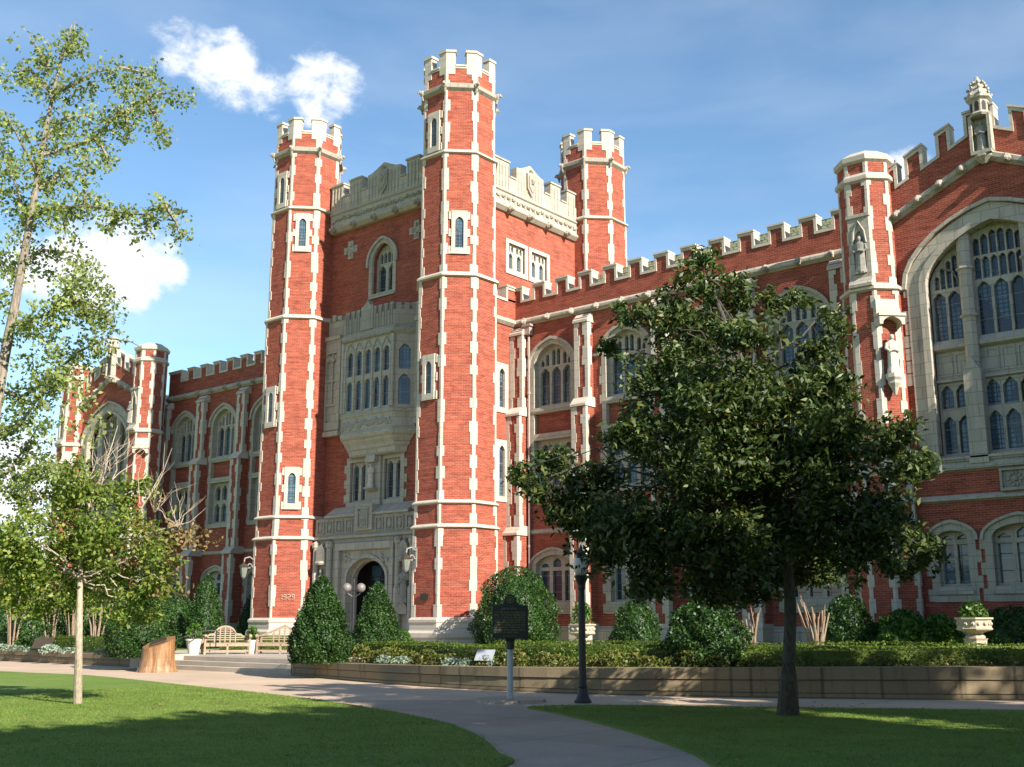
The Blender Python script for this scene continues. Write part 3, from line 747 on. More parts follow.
def buttress(fr, top=15.45):
    """stepped brick buttress with stone corners"""
    b = MB()
    def stage(hw, d, z0, z1, cap):
        b.fbox(fr, -hw, hw, z0, z1, -.05, d)
    stage(.36, .42, 11.5, top - .12, 0); stage(.38, .66, 5.8, 11.15, 0); stage(.4, .86, GZ, 5.55, 0)
    o = sub(b, 'buttress', BRICKW)
    s_ = MB()
    for hw, d, zt in ((.36, .42, top), (.38, .66, 11.5), (.4, .86, 5.9)):
        s_.extr(fr, [(-.05, zt - .36), (d + .09, zt - .36), (d + .09, zt - .26), (d - .22, zt + .08), (-.05, zt + .08)], -hw - .06, hw + .06)
    for hw, d, z0, z1 in ((.36, .42, 11.55, top - .38), (.38, .66, 5.95, 11.12), (.4, .86, 1.5, 5.5)):
        for sx in (-1, 1):
            c = fr.p(sx*hw, 0, d)[:2]; U = (fr.U.x*-sx, fr.U.y*-sx); N = (fr.N.x, fr.N.y)
            quoins(s_, c, U, N, (-N[0], -N[1]), (fr.U.x*sx, fr.U.y*sx), z0, z1, .46, .16, .27, .025)
    s_.fbox(fr, -.46, .46, GZ - .2, 1.45, -.05, .98); s_.extr(fr, [(-.05, 1.45), (.98, 1.45), (.88, 1.58), (-.05, 1.58)], -.45, .45)
    sub(s_, 'buttress_trim', STONEQ, o)
    return o
def wing(x0, x1, wins, butts, crenels, first):
    xc = 0
    fr = front(xc, WY)
    b = MB(); holes = []
    for x in wins:
        holes += [[(u + x, z) for u, z in arch(1.2, 7.4, 13.55, 14.6)], [(u + x, z) for u, z in arch(1.12, 2.25, 4.15, 4.7, 7, .05)]]
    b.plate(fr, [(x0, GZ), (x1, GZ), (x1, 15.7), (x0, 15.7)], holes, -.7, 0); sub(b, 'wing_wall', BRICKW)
    global PROTO_W, PROTO_G, PROTO_B
    for x in wins:
        if PROTO_W is None:
            PROTO_W = (x, wing_window(front(x, WY))); PROTO_G = (x, ground_window(front(x, WY)))
        else:
            for px, o in (PROTO_W, PROTO_G):
                c = copy_tree(o); c.location = Vector(o.location) + Vector((x - px, 0, 0))
    for x in butts:
        if PROTO_B is None: PROTO_B = (x, buttress(front(x, WY)))
        else:
            c = copy_tree(PROTO_B[1]); c.location = Vector(PROTO_B[1].location) + Vector((x - PROTO_B[0], 0, 0))
    battlement(fr, x0, x1, crenels, 17.56, 16.95, 15.95)
    heads = []; x = x0 + .7
    while x < x1: heads.append(x); x += 1.42
    cornice(fr, x0, x1, heads=heads)
    for nm, pf in (('string_course', [(0, 5.6), (.1, 5.66), (.1, 5.74), (0, 5.82)]), ('plinth', [(0, GZ - .2), (.16, GZ - .2), (.16, 1.3), (0, 1.48)]), ):
        b = MB(); b.extr(fr, pf, x0, x1); sub(b, nm, STONEW)
    cuts = [x0] + [q for x in sorted(wins) for q in (x - 1.44, x + 1.44)] + [x1]
    for i in range(0, len(cuts), 2):
        b = MB(); b.extr(fr, [(0, 13.48), (.08, 13.5), (.08, 13.6), (0, 13.66)], cuts[i], cuts[i+1]); sub(b, 'string_course', STONEW)
    r_ = MB()                                             # stepped rows of glazed tiles
    n = 22
    for i in range(n):
        y0 = WY + .55 + i*.30; z0 = 16.1 + i*.185
        r_.add([(x0, y0, z0), (x1, y0, z0), (x1, y0 + .33, z0 + .14), (x0, y0 + .33, z0 + .14), (x0, y0, z0 - .1), (x1, y0, z0 - .1)], [(0, 1, 2, 3), (4, 5, 1, 0)])
    yr, zr = WY + .55 + n*.3, 16.1 + n*.185
    r_.add([(x0, yr, zr), (x1, yr, zr), (x1, yr + 7, zr - 4), (x0, yr + 7, zr - 4)], [(0, 1, 2, 3)])
    sub(r_, 'roof', TILE)
PROTO_W = PROTO_G = PROTO_B = None
cr = [(-32.6 + k*1.385 - .33, -32.6 + k*1.385 + .33) for k in range(12)]
wing(-33.4, -15.0, [-31.15, -27.0, -22.85, -18.7], [-33.0, -29.15, -25.0, -20.85, -16.75], cr, True)
cr = [(-47.3 - k*1.385 - .33, -47.3 - k*1.385 + .33) for k in range(11)][::-1]
wing(-62.9, -46.6, [-48.45, -52.55, -56.65, -60.75], [-46.55, -50.4, -54.5, -58.65, -62.6], cr, False)
# return wall beside the near tower, facing the right wing
RT = side(-33.4, 39.2)
b = MB(); b.plate(RT, [(-1.5, GZ), (1.0, GZ), (1.0, 17.0), (-1.5, 17.0)], [[(-.25, 11.5), (.2, 11.5), (.2, 13.5), (-.25, 13.5)], [(-.25, 7.3), (.2, 7.3), (.2, 9.8), (-.25, 9.8)]], -.6, 0)
sub(b, 'return_wall', BRICK)
battlement(RT, -1.5, 1.0, [(-.42, .28)], 17.56, 16.95, 16.9, mat=BRICK)
cornice(RT, -1.5, .8)
for z0, z1 in ((11.3, 13.7), (7.1, 10.0)):
    b = MB(); b.plate(RT, [(-.5, z0), (.42, z0), (.42, z1), (-.5, z1)], [light(-.03, .2, z0 + .25, z1 - .25)], -.1, .05); o = sub(b, 'window', STONEQ)
    glass(RT, [(-.25, z0+.2), (.2, z0+.2), (.2, z1-.2), (-.25, z1-.2)], -.12, o)
b = MB(); b.tube([(-32.45, WY - .14, 15.2), (-32.45, WY - .14, .6)], .055, 8)
for z in (12.2, 9, 5, 2.5): b.tube([(-32.45, WY - .14, z), (-32.45, WY - .14, z + .12)], .08, 8)
b.box(-32.62, -32.28, WY - .32, WY - .02, 15.1, 15.5); b.box(-32.7, -32.2, WY - .36, WY - .02, 15.5, 15.6)
sub(b, 'downpipe', LEAD)

# ------------------------------------------------------------------ halls at the ends of the wings
HY = 38.3
def hall_turret(cx, cy, dz=0):
    b = MB(); b.octa(cx, cy, [(1.03, 1.4), (1.03, 5.7), (.99, 5.8), (.99, 13.3), (.92, 13.45), (.92, 18.15 + dz)])
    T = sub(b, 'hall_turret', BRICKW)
    q = MB(); q.octa(cx, cy, [(1.18, GZ - .2), (1.18, 1.0), (1.1, 1.1), (1.1, 1.4), (1.03, 1.5)])
    sub(q, 'plinth', STONEQ, T)
    for pf in ([(.92, 17.36 + dz), (1.03, 17.44 + dz), (1.03, 17.58 + dz), (.94, 17.7 + dz)], [(.97, 13.18), (1.1, 13.24), (1.1, 13.36), (.92, 13.5)], [(1.0, 5.62), (1.12, 5.68), (1.12, 5.76), (.99, 5.84)], [(1.0, 6.62), (1.12, 6.68), (1.12, 6.8), (.99, 6.9)]):
        q = MB(); q.octa(cx, cy, pf); sub(q, 'string_course', STONEQ, T)
    q = MB(); q.octa(cx, cy, [(.92, 18.12 + dz), (1.02, 18.2 + dz), (1.04, 18.38 + dz), (.6, 18.68 + dz), (.1, 18.74 + dz)]); sub(q, 'turret_cap', STONEQ, T)
    for i in range(8):
        qn = MB()
        for lo_, hi, a in ((1.5, 5.7, 1.03), (5.7, 13.3, .99), (13.3, 18.1 + dz, .92)):
            an = R(22.5 + 45*i); r_ = a/math.cos(R(22.5)); c = (cx + r_*math.cos(an), cy + r_*math.sin(an))
            n1 = (math.cos(an - R(22.5)), math.sin(an - R(22.5))); n2 = (math.cos(an + R(22.5)), math.sin(an + R(22.5)))
            quoins(qn, c, (n1[1], -n1[0]), n1, (-n2[1], n2[0]), n2, lo_, hi, .45, .08, .165, .025)
        sub(qn, 'quoin_strip', STONEQ, T)
    F_ = Fr((cx, cy - .92), (1, 0), (0, -1)); b = MB()
    b.plate(F_, [(-.39, 13.55), (.39, 13.55), (.39, 16.0), (-.39, 16.0)], [arch(.22, 13.85, 14.95, 15.5)], -.02, .1)
    b.extr(F_, [(0, 13.3), (.28, 13.36), (.28, 13.46), (.1, 13.72), (0, 13.72)], -.42, .42); b.fbox(F_, -.43, .43, 16.0, 16.12, -.02, .15)
    b.tube([F_.p(-.25, 15.0, .11), F_.p(-.2, 15.45, .12), F_.p(0, 15.85, .12), F_.p(.2, 15.45, .12), F_.p(.25, 15.0, .11)], .04, 5)
    sub(b, 'niche', STONEW, T)
    b = MB(); b.plate(F_, arch(.22, 13.85, 14.95, 15.5), [], -.03, .004); sub(b, 'niche_back', STONED, T)
    F2 = Fr((cx + .99*.7071, cy - .99*.7071), (.7071, .7071), (.7071, -.7071)); b = MB()
    b.plate(F2, [(-.42, 12.15), (.42, 12.15), (.42, 12.85), (-.42, 12.85)], [], -.02, .08)
    P = arch(.46, 11.85, 11.86, 12.12, 6, 0); b.plate(F2, [(-.46, 12.15), (-.46, 11.85), (-.34, 11.85)] + [(u*.74, z) for u, z in P[2:][::-1]][1:-1] + [(.34, 11.85), (.46, 11.85), (.46, 12.15)], [], 0, .4)
    b.fbox(F2, -.49, .49, 12.15, 12.25, 0, .45); sub(b, 'niche_canopy', STONEQ, T); b = MB()
    c = F2.p(0, 0, .22); b.octa(c[0], c[1], [(.04, 9.35), (.12, 9.6), (.2, 9.75), (.2, 9.85), (.26, 9.95), (.26, 10.1)])
    sub(b, 'corbel', STONEQ, T)
    return T
def hall(ax, turrets, dz=0):
    fr = front(ax, HY)
    zg = lambda u: -.468*abs(u)
    b = MB()
    hw = 3.5
    holes = [arch(2.75, 6.95, 13.35, 15.55, 10, .3)] + [[(u + c, z) for u, z in arch(w_, 2.5, zs, zp, 7, .05)] for c, w_, zs, zp in ((-2.2, .62, 4.4, 4.75), (0, 1.0, 4.35, 4.85), (2.2, .62, 4.4, 4.75))]
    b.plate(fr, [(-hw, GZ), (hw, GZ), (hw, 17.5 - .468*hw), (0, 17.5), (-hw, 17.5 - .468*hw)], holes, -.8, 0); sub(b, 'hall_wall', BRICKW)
    cr_ = [(-3.1, -2.78), (-2.13, -1.62), (-1.12, -.6), (.42, .92), (1.5, 2.0), (2.6, 3.1)]
    battlement(fr, -hw + .02, hw - .02, cr_, 19.5, 18.72, 17.72, zf=zg)
    for sx in (-1, 1):                                    # raked cornice
        b = MB(); k = 1; L = hw
        pf = [(-.05, -.30), (.05, -.30), (.2, -.16), (.2, .0), (.05, .08), (-.05, .08)]
        u0, u1 = 0, sx*L
        v = [fr.p(u0, 17.68 + z, n) for n, z in pf] + [fr.p(u1, 17.68 - .468*L + z, n) for n, z in pf]
        fs = [(i, i + 6, (i+1) % 6 + 6, (i+1) % 6) for i in range(6)]
        b.add(v, fs if sx < 0 else [f[::-1] for f in fs]); o = sub(b, 'cornice', STONEW)
        for u in (.75, 1.55, 2.35, 3.15):
            g = MB(); g.blob(fr.p(sx*u, 17.55 - .468*u, .2), (.15, .15, .17), jit=.2); g.blob(fr.p(sx*u, 17.5 - .468*u, .36), .1, jit=.2); sub(g, 'grotesque', STONED, o)
    # pinnacle with a statue niche at the apex
    b = MB(); b.fbox(fr, -.34, .34, 17.5, 17.62, 0, .4); b.fbox(fr, -.36, -.26, 17.6, 18.95, 0, .35); b.fbox(fr, .26, .36, 17.6, 18.95, 0, .35); b.fbox(fr, -.27, .27, 17.6, 18.95, -.3, .06)
    cx, cy = fr.p(0, 0, .1)[:2]
    b.octa(cx, cy, [(.08, 17.2), (.3, 17.42), (.3, 17.55)]); b.octa(cx, cy, [(.36, 18.9), (.4, 18.98), (.3, 19.06), (.3, 19.5), (.4, 19.58), (.4, 19.68), (.27, 19.95), (.22, 20.02), (.16, 20.2), (.05, 20.45), (.02, 20.5)])
    for i in range(8):
        for z, r_ in ((19.72, .42), (19.98, .33), (20.2, .22)): b.blob((cx + r_*math.cos(R(45*i+22)), cy + r_*math.sin(R(45*i+22)), z), .065, seg=5, rg=3, jit=.2)
    PN = sub(b, 'pinnacle', STONEW)
    b = MB()
    for i in range(8): 
        a = R(45*i); F_ = Fr((cx + .3*math.cos(a), cy + .3*math.sin(a)), (-math.sin(a), math.cos(a)), (math.cos(a), math.sin(a))); b.plate(F_, light(0, .07, 19.1, 19.46), [], -.02, .005)
    sub(b, 'opening', DARK, PN)  # dark plates painted as shaded openings; the pinnacle behind is solid
    # the great window
    b = MB(); op = arch(2.37, 7.1, 13.3, 15.2, 10, .3)
    b.plate(fr, arch(3.05, 6.95, 13.35, 15.83, 10, .3), [op], -.25, .05)
    b.plate(fr, arch(2.6, 7.02, 13.32, 15.42, 10, .3), [arch(2.36, 7.1, 13.3, 15.19, 10, .3)], .03, .12)
    for sx in (-1, 1):
        z = 7.0
        while z < 13.1:
            if rnd.random() < .6: u0, u1 = sorted((sx*3.03, sx*(3.05 + rnd.uniform(.12, .26)))); b.fbox(fr, u0, u1, z, z + .42, -.02, .035)
            z += .46
    lt = []
    for u in (-.57, 0, .57):
        lt += [light(u, .24, 11.3, 13.2), light(u, .24, 7.3, 8.66, .7), light(u, .24, 8.84, 9.74, .7)]
    for u in (-.71, -.43, -.14, .14, .43, .71):
        lt += [light(u, .118, 13.28, 14.08), light(u, .118, 14.14, arch_z(2.37, 13.3, 15.2, abs(u) + .1, .3) - .14)]
    for sx in (-1, 1):
        for u in (-2.1, -1.58): lt += [light(sx*u, .215, 11.3, 13.05), light(sx*u, .215, 7.3, 8.6, .7), light(sx*u, .215, 8.86, 9.7, .7)]
        for u in (2.13, 1.92, 1.7, 1.48): lt.append(light(sx*u, .086, 13.16, arch_z(2.37, 13.3, 15.2, u + .09, .3) - .14))
    b.plate(fr, arch(2.38, 7.09, 13.3, 15.21, 10, .3), lt, -.62, -.42)
    for u0, u1 in ((-2.38, -1.28), (-.82, .82), (1.28, 2.38)):
        b.extr(fr, [(-.43, 10.85), (-.2, 10.95), (-.2, 11.05), (-.4, 11.28), (-.43, 11.28)], u0, u1); b.extr(fr, [(-.43, 9.75), (-.3, 9.8), (-.3, 9.88), (-.43, 9.95)], u0, u1)
        k = u0 + .1
        while k < u1 - .2: b.plate(fr, [(k, 10.0), (k + .46, 10.0), (k + .46, 10.8), (k, 10.8)], [[(k+.06, 10.06), (k+.4, 10.06), (k+.4, 10.74), (k+.06, 10.74)]], -.43, -.385); k += .53
        b.extr(fr, [(-.43, 6.95), (0, 6.95), (.05, 7.0), (-.35, 7.25), (-.43, 7.25)], u0, u1)
    for sx in (-1, 1):                                    # piers
        u = sx*1.05; p = fr.p(u, 0, -.2); b.fbox(fr, u-.32, u+.32, 6.84, 7.03, -.5, .16)
        b.octa(p[0], p[1], [(.26, 7.0), (.26, 9.9), (.2, 10.3), (.22, 10.32), (.22, arch_z(2.37, 13.3, 15.2, 1.05, .3) + .1)])
        b.plate(fr, [(u-.29, 7.0), (u+.29, 7.0), (u+.29, 10.0), (u, 10.5), (u-.29, 10.0)], [], -.43, .12)
        for z in (11.9, 13.6): b.octa(p[0], p[1], [(.22, z), (.29, z+.05), (.29, z+.1), (.22, z+.16)])
        for k in range(3):
            b.tube([fr.p(sx*1.3, 13.15, -.4), fr.p(sx*1.55, 13.75, -.4), fr.p(sx*1.9, 13.9, -.4)], .04, 5)
    GW = sub(b, 'great_window', STONEW)
    glass(fr, arch(2.38, 7.09, 13.3, 15.21, 10, .3), -.57, GW)
    hood(fr, 3.05, 0, 13.35, 15.83, .13, .02, .17, GW, .1)
    for c_, w_, n, zs, zp in ((-2.2, .5, 2, 4.42, 4.66), (0, .9, 3, 4.4, 4.8), (2.2, .5, 2, 4.42, 4.66)):
        ground_window(front(ax + c_, HY), w_, zp, zs, 2.6, n)
    for nm, pf in (('string_course', [(0, 6.62), (.12, 6.68), (.12, 6.82), (0, 6.95)]), ('string_course', [(0, 5.6), (.12, 5.66), (.12, 5.74), (0, 5.84)]), ('plinth', [(0, GZ - .2), (.18, GZ - .2), (.18, 1.25), (0, 1.45)])):
        b = MB(); b.extr(fr, pf, -hw, hw); so = sub(b, nm, STONEW)
    b = MB(); b.plate(fr, [(-.46, 5.86), (.46, 5.86), (.46, 6.6), (-.46, 6.6)], [[(-.38, 5.94), (.38, 5.94), (.38, 6.52), (-.38, 6.52)]], 0, .15); b.plate(fr, [(-.39, 5.93), (.39, 5.93), (.39, 6.53), (-.39, 6.53)], [], 0, .05)
    for i in range(10): b.blob(fr.p(.2*math.cos(i*.63), 6.23 + .2*math.sin(i*.63), .06), .06, seg=6, rg=4)
    b.blob(fr.p(0, 6.23, .06), .1); sub(b, 'carved_panel', STONED, so)
    b = MB(); yb = HY + .8
    b.add([fr.p(-hw, 15.4, -.9), fr.p(0, 17.1, -.9), fr.p(hw, 15.4, -.9), fr.p(-hw, 15.4, -14), fr.p(0, 17.1, -14), fr.p(hw, 15.4, -14)], [(0, 1, 4, 3), (1, 2, 5, 4)]); sub(b, 'roof', TILE)
    b = MB(); b.box(ax - hw - .3, ax - hw + .3, HY + .1, HY + 12, GZ, 15.3); b.box(ax + hw - .3, ax + hw + .3, HY + .1, HY + 12, GZ, 15.3); sub(b, 'hall_side_wall', BRICKW)
    for tx in turrets: hall_turret(tx, HY + .02, dz)
hall(-10.55, (-14.84, -6.3))
hall(-66.7, (-62.15, -71.0), .38)
# ------------------------------------------------------------------ ground, paths, walls
RT_ = Vector((math.cos(YAW), math.sin(YAW), 0)); FW_ = Vector((-math.sin(YAW), math.cos(YAW), 0))
def gp(px, D, z=0.0):                     # ground point along a bearing at a distance ahead
    return FW_*(D/math.cos(PITCH)) + RT_*((px - 512)/1110.0*D) + Vector((0, 0, z))
def vp(px, py, d):                        # point on an upright plane d metres ahead
    v = px_dir(px, py); return Vector((0, 0, EYE)) + v*(d/v.dot(FW_))
GRASS = m_grass('mown_grass')
PATHM = m_concrete('pale_concrete', (.50, .375, .265), (.41, .31, .225), .4, 3.2)
PATHG = m_concrete('grey_concrete', (.39, .305, .23), (.30, .24, .185), .5, 2.6)
STEPM = m_concrete('step_concrete', (.42, .36, .29), (.34, .29, .235), .8)
SOIL = m_concrete('planting_soil', (.07, .05, .035), (.045, .034, .024), 1.2)
WALLM = m_stone('retaining_wall_stone', (.235, .18, .11), (1.55, 1.0), .035, 1.0, (.05, .04, .026))
def sheet(name, poly, z, mat, thick=0.0, kind='structure'):
    b = MB(); tri = tessellate_polygon([[Vector((x, y, 0)) for x, y in poly]])
    v = [(x, y, z) for x, y in poly]; fs = []
    for t_ in tri:
        a, c, d = [poly[i] for i in t_]
        A = (c[0]-a[0])*(d[1]-a[1]) - (d[0]-a[0])*(c[1]-a[1])
        fs.append(t_ if A > 0 else tuple(reversed(t_)))
    n = len(poly)
    if thick: v += [(x, y, z - thick) for x, y in poly]; fs += [(i, (i+1) % n, (i+1) % n + n, i + n) for i in range(n)]
    b.add(v, fs); return setp(b.build(name, mat, loc=(poly[0][0], poly[0][1], 0)), kind=kind)
b = MB(); b.box(-900, 700, -500, 1400, -.5, -.01); setp(b.build('ground', GRASS), kind='structure')
sheet('path', [(-110, 17.2), (-60, 17.6), (-38.1, 18.2), (-20, 8), (-9, 4), (-2, 5), (-4, 11), (-6, 14), (14, 28), (14, 40), (0, 34), (-6.15, 27.2), (-12, 24.2), (-18, 22.4), (-24, 23), (-28.6, 24.4), (-36, 25), (-60, 25.5), (-110, 25)], 0.0, PATHM)
curve = [(-16.6, 18.6), (-15.1, 18.25), (-14.0, 17.5), (-12.6, 16.7), (-10.3, 15.1), (-8.1, 13.3), (-6.5, 11.7), (-5, 9.4), (-4, 6), (-3.8, 2), (-7.6, 2), (-7.9, 7), (-8.6, 10.36), (-9.5, 11.25), (-11.1, 12.7), (-13.3, 14.2), (-16.4, 15.6), (-18.6, 16.6)]
sheet('curved_path', curve, 0.004, PATHG)
def smooth(P, k=6):
    out_ = []
    for i in range(len(P) - 1):
        p0, p1, p2, p3 = [Vector(P[max(0, min(len(P)-1, i + q))]) for q in (-1, 0, 1, 2)]
        for j in range(k):
            t_ = j/k; out_.append(tuple(.5*((2*p1) + (p2-p0)*t_ + (2*p0 - 5*p1 + 4*p2 - p3)*t_*t_ + (3*p1 - p0 - 3*p2 + p3)*t_**3)))
    out_.append(tuple(P[-1])); return out_
LL = smooth([(-130, 17.2), (-60, 17.9), (-38.1, 18.6), (-32.9, 18.95), (-25, 17.5), (-20.4, 16.6), (-16.5, 15.4), (-13.3, 14.05), (-11.2, 12.65), (-9.6, 11.23), (-8.75, 10.36), (-7.9, 7), (-7.6, 2), (-7.4, -8)])
LR = smooth([(-3.6, -8), (-3.6, 2), (-3.9, 6), (-5, 9.6), (-6.92, 11.9), (-8.13, 13.18), (-10.31, 14.96), (-12.77, 16.64), (-14.0, 17.3), (-14.25, 17.75), (-13.5, 18.75), (-10.1, 20.8), (-6.6, 22.95), (0, 27.3), (12, 35)])
sheet('lawn', LL + [(-30, -30), (-130, -30)], .03, GRASS, .06)
sheet('lawn', LR + [(40, 35), (40, -8)], .03, GRASS, .06)

RW = smooth([(-28.55, 23.3), (-25.92, 22.62), (-22.04, 21.7), (-18.26, 21.39), (-15.61, 21.86), (-12.6, 23.01), (-9.6, 24.66), (-7.44, 26.06), (-3.5, 28.9), (4, 34.5)], 4)
RH = [(x, .43 + .27*min(1, max(0, (x + 28.5)/20))) for x, y in RW]
LW = [(-110, 24.2), (-54.94, 23.95), (-44.48, 24.1), (-38.53, 23.75), (-36.2, 23.72)]
def ribbon(b, line, hz0, hz1, o0, o1, gap=0):
    n = len(line); L = []
    for i in range(n):
        a, c = Vector(line[max(0, i-1)]), Vector(line[min(n-1, i+1)]); d = (c - a).normalized(); L.append(Vector((-d.y, d.x)))
    for i in range(n - 1):
        q = []
        for j in (i, i+1):
            p = Vector(line[j]); q += [(*(p + L[j]*o0), hz0[j]), (*(p + L[j]*o1), hz0[j]), (*(p + L[j]*o1), hz1[j]), (*(p + L[j]*o0), hz1[j])]
        b.add(q, [(0, 4, 5, 1), (1, 5, 6, 2), (2, 6, 7, 3), (3, 7, 4, 0), (0, 1, 2, 3), (4, 7, 6, 5)])
def retaining(name, line, hh, label):
    z0 = [-.1]*len(line)
    b = MB(); root = thing(name, (line[0][0], line[0][1], 0), label, 'wall')
    ribbon(b, line, z0, [h*.16 for h in hh], -.03, .4); ribbon(b, line, [h*.16 + .02 for h in hh], [h*.575 for h in hh], 0, .4)
    ribbon(b, line, z0, [h*.615 for h in hh], .05, .38)
    b.build('stone_course', WALLM, root)
    b = MB(); ribbon(b, line, [h*.615 for h in hh], hh, -.035, .42); o = b.build('cap_stones', WALLM, root)
retaining('retaining_wall', RW, [h for x, h in RH], 'long curved buff stone retaining wall under the hedge right of the steps')
retaining('retaining_wall', [(-36.24 - i*2.0, 23.72 + (.35 if i > 8 else .02*i)) for i in range(30)][::-1], [.48]*22 + [.47, .46, .45, .44, .43, .42, .41, .4], 'low stone retaining wall left of the steps and behind the stump')
ter = [(-130, 24.6), (-55, 24.3), (-44.5, 24.4), (-36.1, 24.05), (-36.1, 24.95), (-28.5, 24.7), (-28.4, 23.6)] + [(x, y + .2) for x, y in RW[1:]] + [(40, 60), (40, 140), (-130, 140)]
sheet('terrace', ter, .42, GRASS)
sheet('terrace_paving', [(-42, 25.2), (-35.9, 24.86), (-28.5, 24.66), (-27.6, 28), (-29.5, 33), (-37.5, 36.9), (-43, 36.9), (-44, 33)], .456, STEPM)
b = MB()
for i in range(3): b.box(-36.0, -28.45, 23.5 + i*.42, 25.0 - i*.002, -.1 if i == 0 else .15*i + .001, .15*(i+1))
b.box(-36.22, -36.003, 23.44, 25.0, -.1, .5); setp(b.build('entrance_steps', STEPM, loc=(-32, 23.5, 0), bevel=.012), kind='structure')
sheet('planting_bed', [(x, y + .3) for x, y in RW[2:]] + [(x - .9, y + 3.0) for x, y in RW[2:][::-1]], .455, SOIL)
sheet('planting_bed', [(-60, 24.3), (-44.5, 24.45), (-37, 24.1), (-37, 25.1), (-60, 26.4)], .43, SOIL)
b = MB(); c = Vector((-15.62, 18.62, 0)); b.octa(c.x, c.y, [(.75, 0), (.72, .07)], seg=12); setp(b.build('concrete_pad', PATHG, loc=c), kind='structure')

# ------------------------------------------------------------------ foliage tools
def leaf_mesh(name, P, L, Wd, mats, parent, out=None, up=.7, face=None, jl=.35, kind=None, loc=None):
    P = np.asarray(P, dtype=np.float64); N = len(P)
    n = npr.normal(size=(N, 3)); n /= np.linalg.norm(n, axis=1)[:, None]
    n[:, 2] += up
    if out is not None: n += out*1.0
    n /= np.linalg.norm(n, axis=1)[:, None]
    a = np.cross(n, npr.normal(size=(N, 3))); a /= np.linalg.norm(a, axis=1)[:, None] + 1e-9
    b = np.cross(n, a)
    l = L*(1 + npr.uniform(-jl, jl, N))[:, None]; w = Wd*(1 + npr.uniform(-jl, jl, N))[:, None]
    V = np.empty((N, 4, 3))
    V[:, 0] = P - a*l*.5; V[:, 1] = P + b*w*.5 + n*l*.10; V[:, 2] = P + a*l*.5 - n*l*.08; V[:, 3] = P - b*w*.5 + n*l*.10
    og = Vector((0, 0, 0)); p = parent
    while p is not None: og += p.location; p = p.parent
    if loc is not None: og = Vector(loc)
    V -= np.array(og)
    me = bpy.data.meshes.new(name)
    me.vertices.add(4*N); me.vertices.foreach_set('co', V.reshape(-1))
    me.loops.add(4*N); me.loops.foreach_set('vertex_index', np.arange(4*N, dtype=np.int32))
    me.polygons.add(N); me.polygons.foreach_set('loop_start', np.arange(0, 4*N, 4, dtype=np.int32)); me.polygons.foreach_set('loop_total', np.full(N, 4, dtype=np.int32))
    ms = mats if isinstance(mats, (list, tuple)) else [mats]
    for q in ms: me.materials.append(q)
    if len(ms) > 1: me.polygons.foreach_set('material_index', npr.integers(0, len(ms), N).astype(np.int32))
    me.update(calc_edges=True); me.validate()
    o = bpy.data.objects.new(name, me); COL.objects.link(o)
    if parent is not None: o.parent = parent
    elif loc is not None: o.location = loc
    if kind: o['kind'] = kind
    return o
def spray_points(clumps, dens, per=12, sr=.2, zs=.85, shell=1.8):
    """leaf positions gathered in sprays inside each clump (x,y,z,r)"""
    pts, outs = [], []
    for (x, y, z, r) in clumps:
        m = max(3, int(dens*r**2.3/per))
        d = npr.normal(size=(m, 3)); d /= np.linalg.norm(d, axis=1)[:, None]
        rad = r*npr.uniform(0, 1, m)**(1/shell)
        k = max(4, int(m/9)); sd = npr.normal(size=(k, 3)); sd /= np.linalg.norm(sd, axis=1)[:, None]     # boughs inside the clump
        sc = sd*(r*npr.uniform(.35, 1.05, k))[:, None]; d2 = npr.normal(size=(m, 3))*r*.2
        c = np.array([x, y, z]) + (sc[npr.integers(0, k, m)] + d2)*np.array([1, 1, zs])
        q = np.repeat(c, per, 0) + npr.normal(size=(m*per, 3))*sr*np.array([1, 1, .7])
        pts.append(q); outs.append(np.repeat(d, per, 0))
    return np.concatenate(pts), np.concatenate(outs)
def limb(b, p0, p1, r0, r1, k=5, wob=.08, sag=0, seg=6):
    p0, p1 = Vector(p0), Vector(p1); P = []; Rr = []; L = (p1 - p0).length
    for i in range(k + 1):
        t_ = i/k; q = p0.lerp(p1, t_)
        if 0 < i < k: q += Vector((rnd.uniform(-wob, wob), rnd.uniform(-wob, wob), rnd.uniform(-wob, wob)))*L
        q.z += sag*math.sin(math.pi*t_)*L; P.append(q); Rr.append(r0 + (r1 - r0)*t_)
    b.tube(P, Rr, seg); return P
OAKL = m_leaf('glossy_dark_leaf', (.022, .045, .010), (.046, .08, .018), (.14, .155, .05), .22, .5, .35)
HOLLY = m_leaf('clipped_holly_leaf', (.014, .044, .007), (.025, .066, .011), (.05, .098, .019), .16, .5, .35)
BOXW = m_leaf('boxwood_leaf', (.055, .095, .012), (.09, .135, .018), (.13, .175, .025), .25, .5, .35)
GINK = m_leaf('pale_fan_leaf', (.16, .21, .075), (.26, .31, .11), (.38, .41, .15), .48, .5, .35)
PEAR = m_leaf('yellow_green_leaf', (.07, .125, .02), (.155, .215, .038), (.29, .31, .07), .4, .5, .35)
BRWN = m_leaf('turning_brown_leaf', (.15, .12, .04), (.23, .15, .07), (.30, .20, .10), .25, .6, .3)
NAND = m_leaf('bronze_green_leaf', (.07, .10, .018), (.13, .155, .03), (.19, .135, .045), .25, .5, .35)
SILV = m_leaf('silver_leaf', (.16, .22, .16), (.23, .29, .22), (.32, .37, .29), .2, .7, .2)
LIME = m_leaf('bright_green_leaf', (.04, .10, .014), (.065, .145, .022), (.12, .205, .04), .3, .45, .35)
REDL = m_leaf('dark_red_leaf', (.18, .02, .02), (.25, .03, .03), (.12, .05, .03), .25, .5, .3)
BARKD = m_bark('dark_bark', (.05, .042, .034), (.10, .088, .074))
BARKP = m_bark('pale_bark', (.46, .38, .29), (.28, .22, .165))
BARKG = m_bark('ginkgo_bark', (.30, .25, .20), (.14, .115, .09))
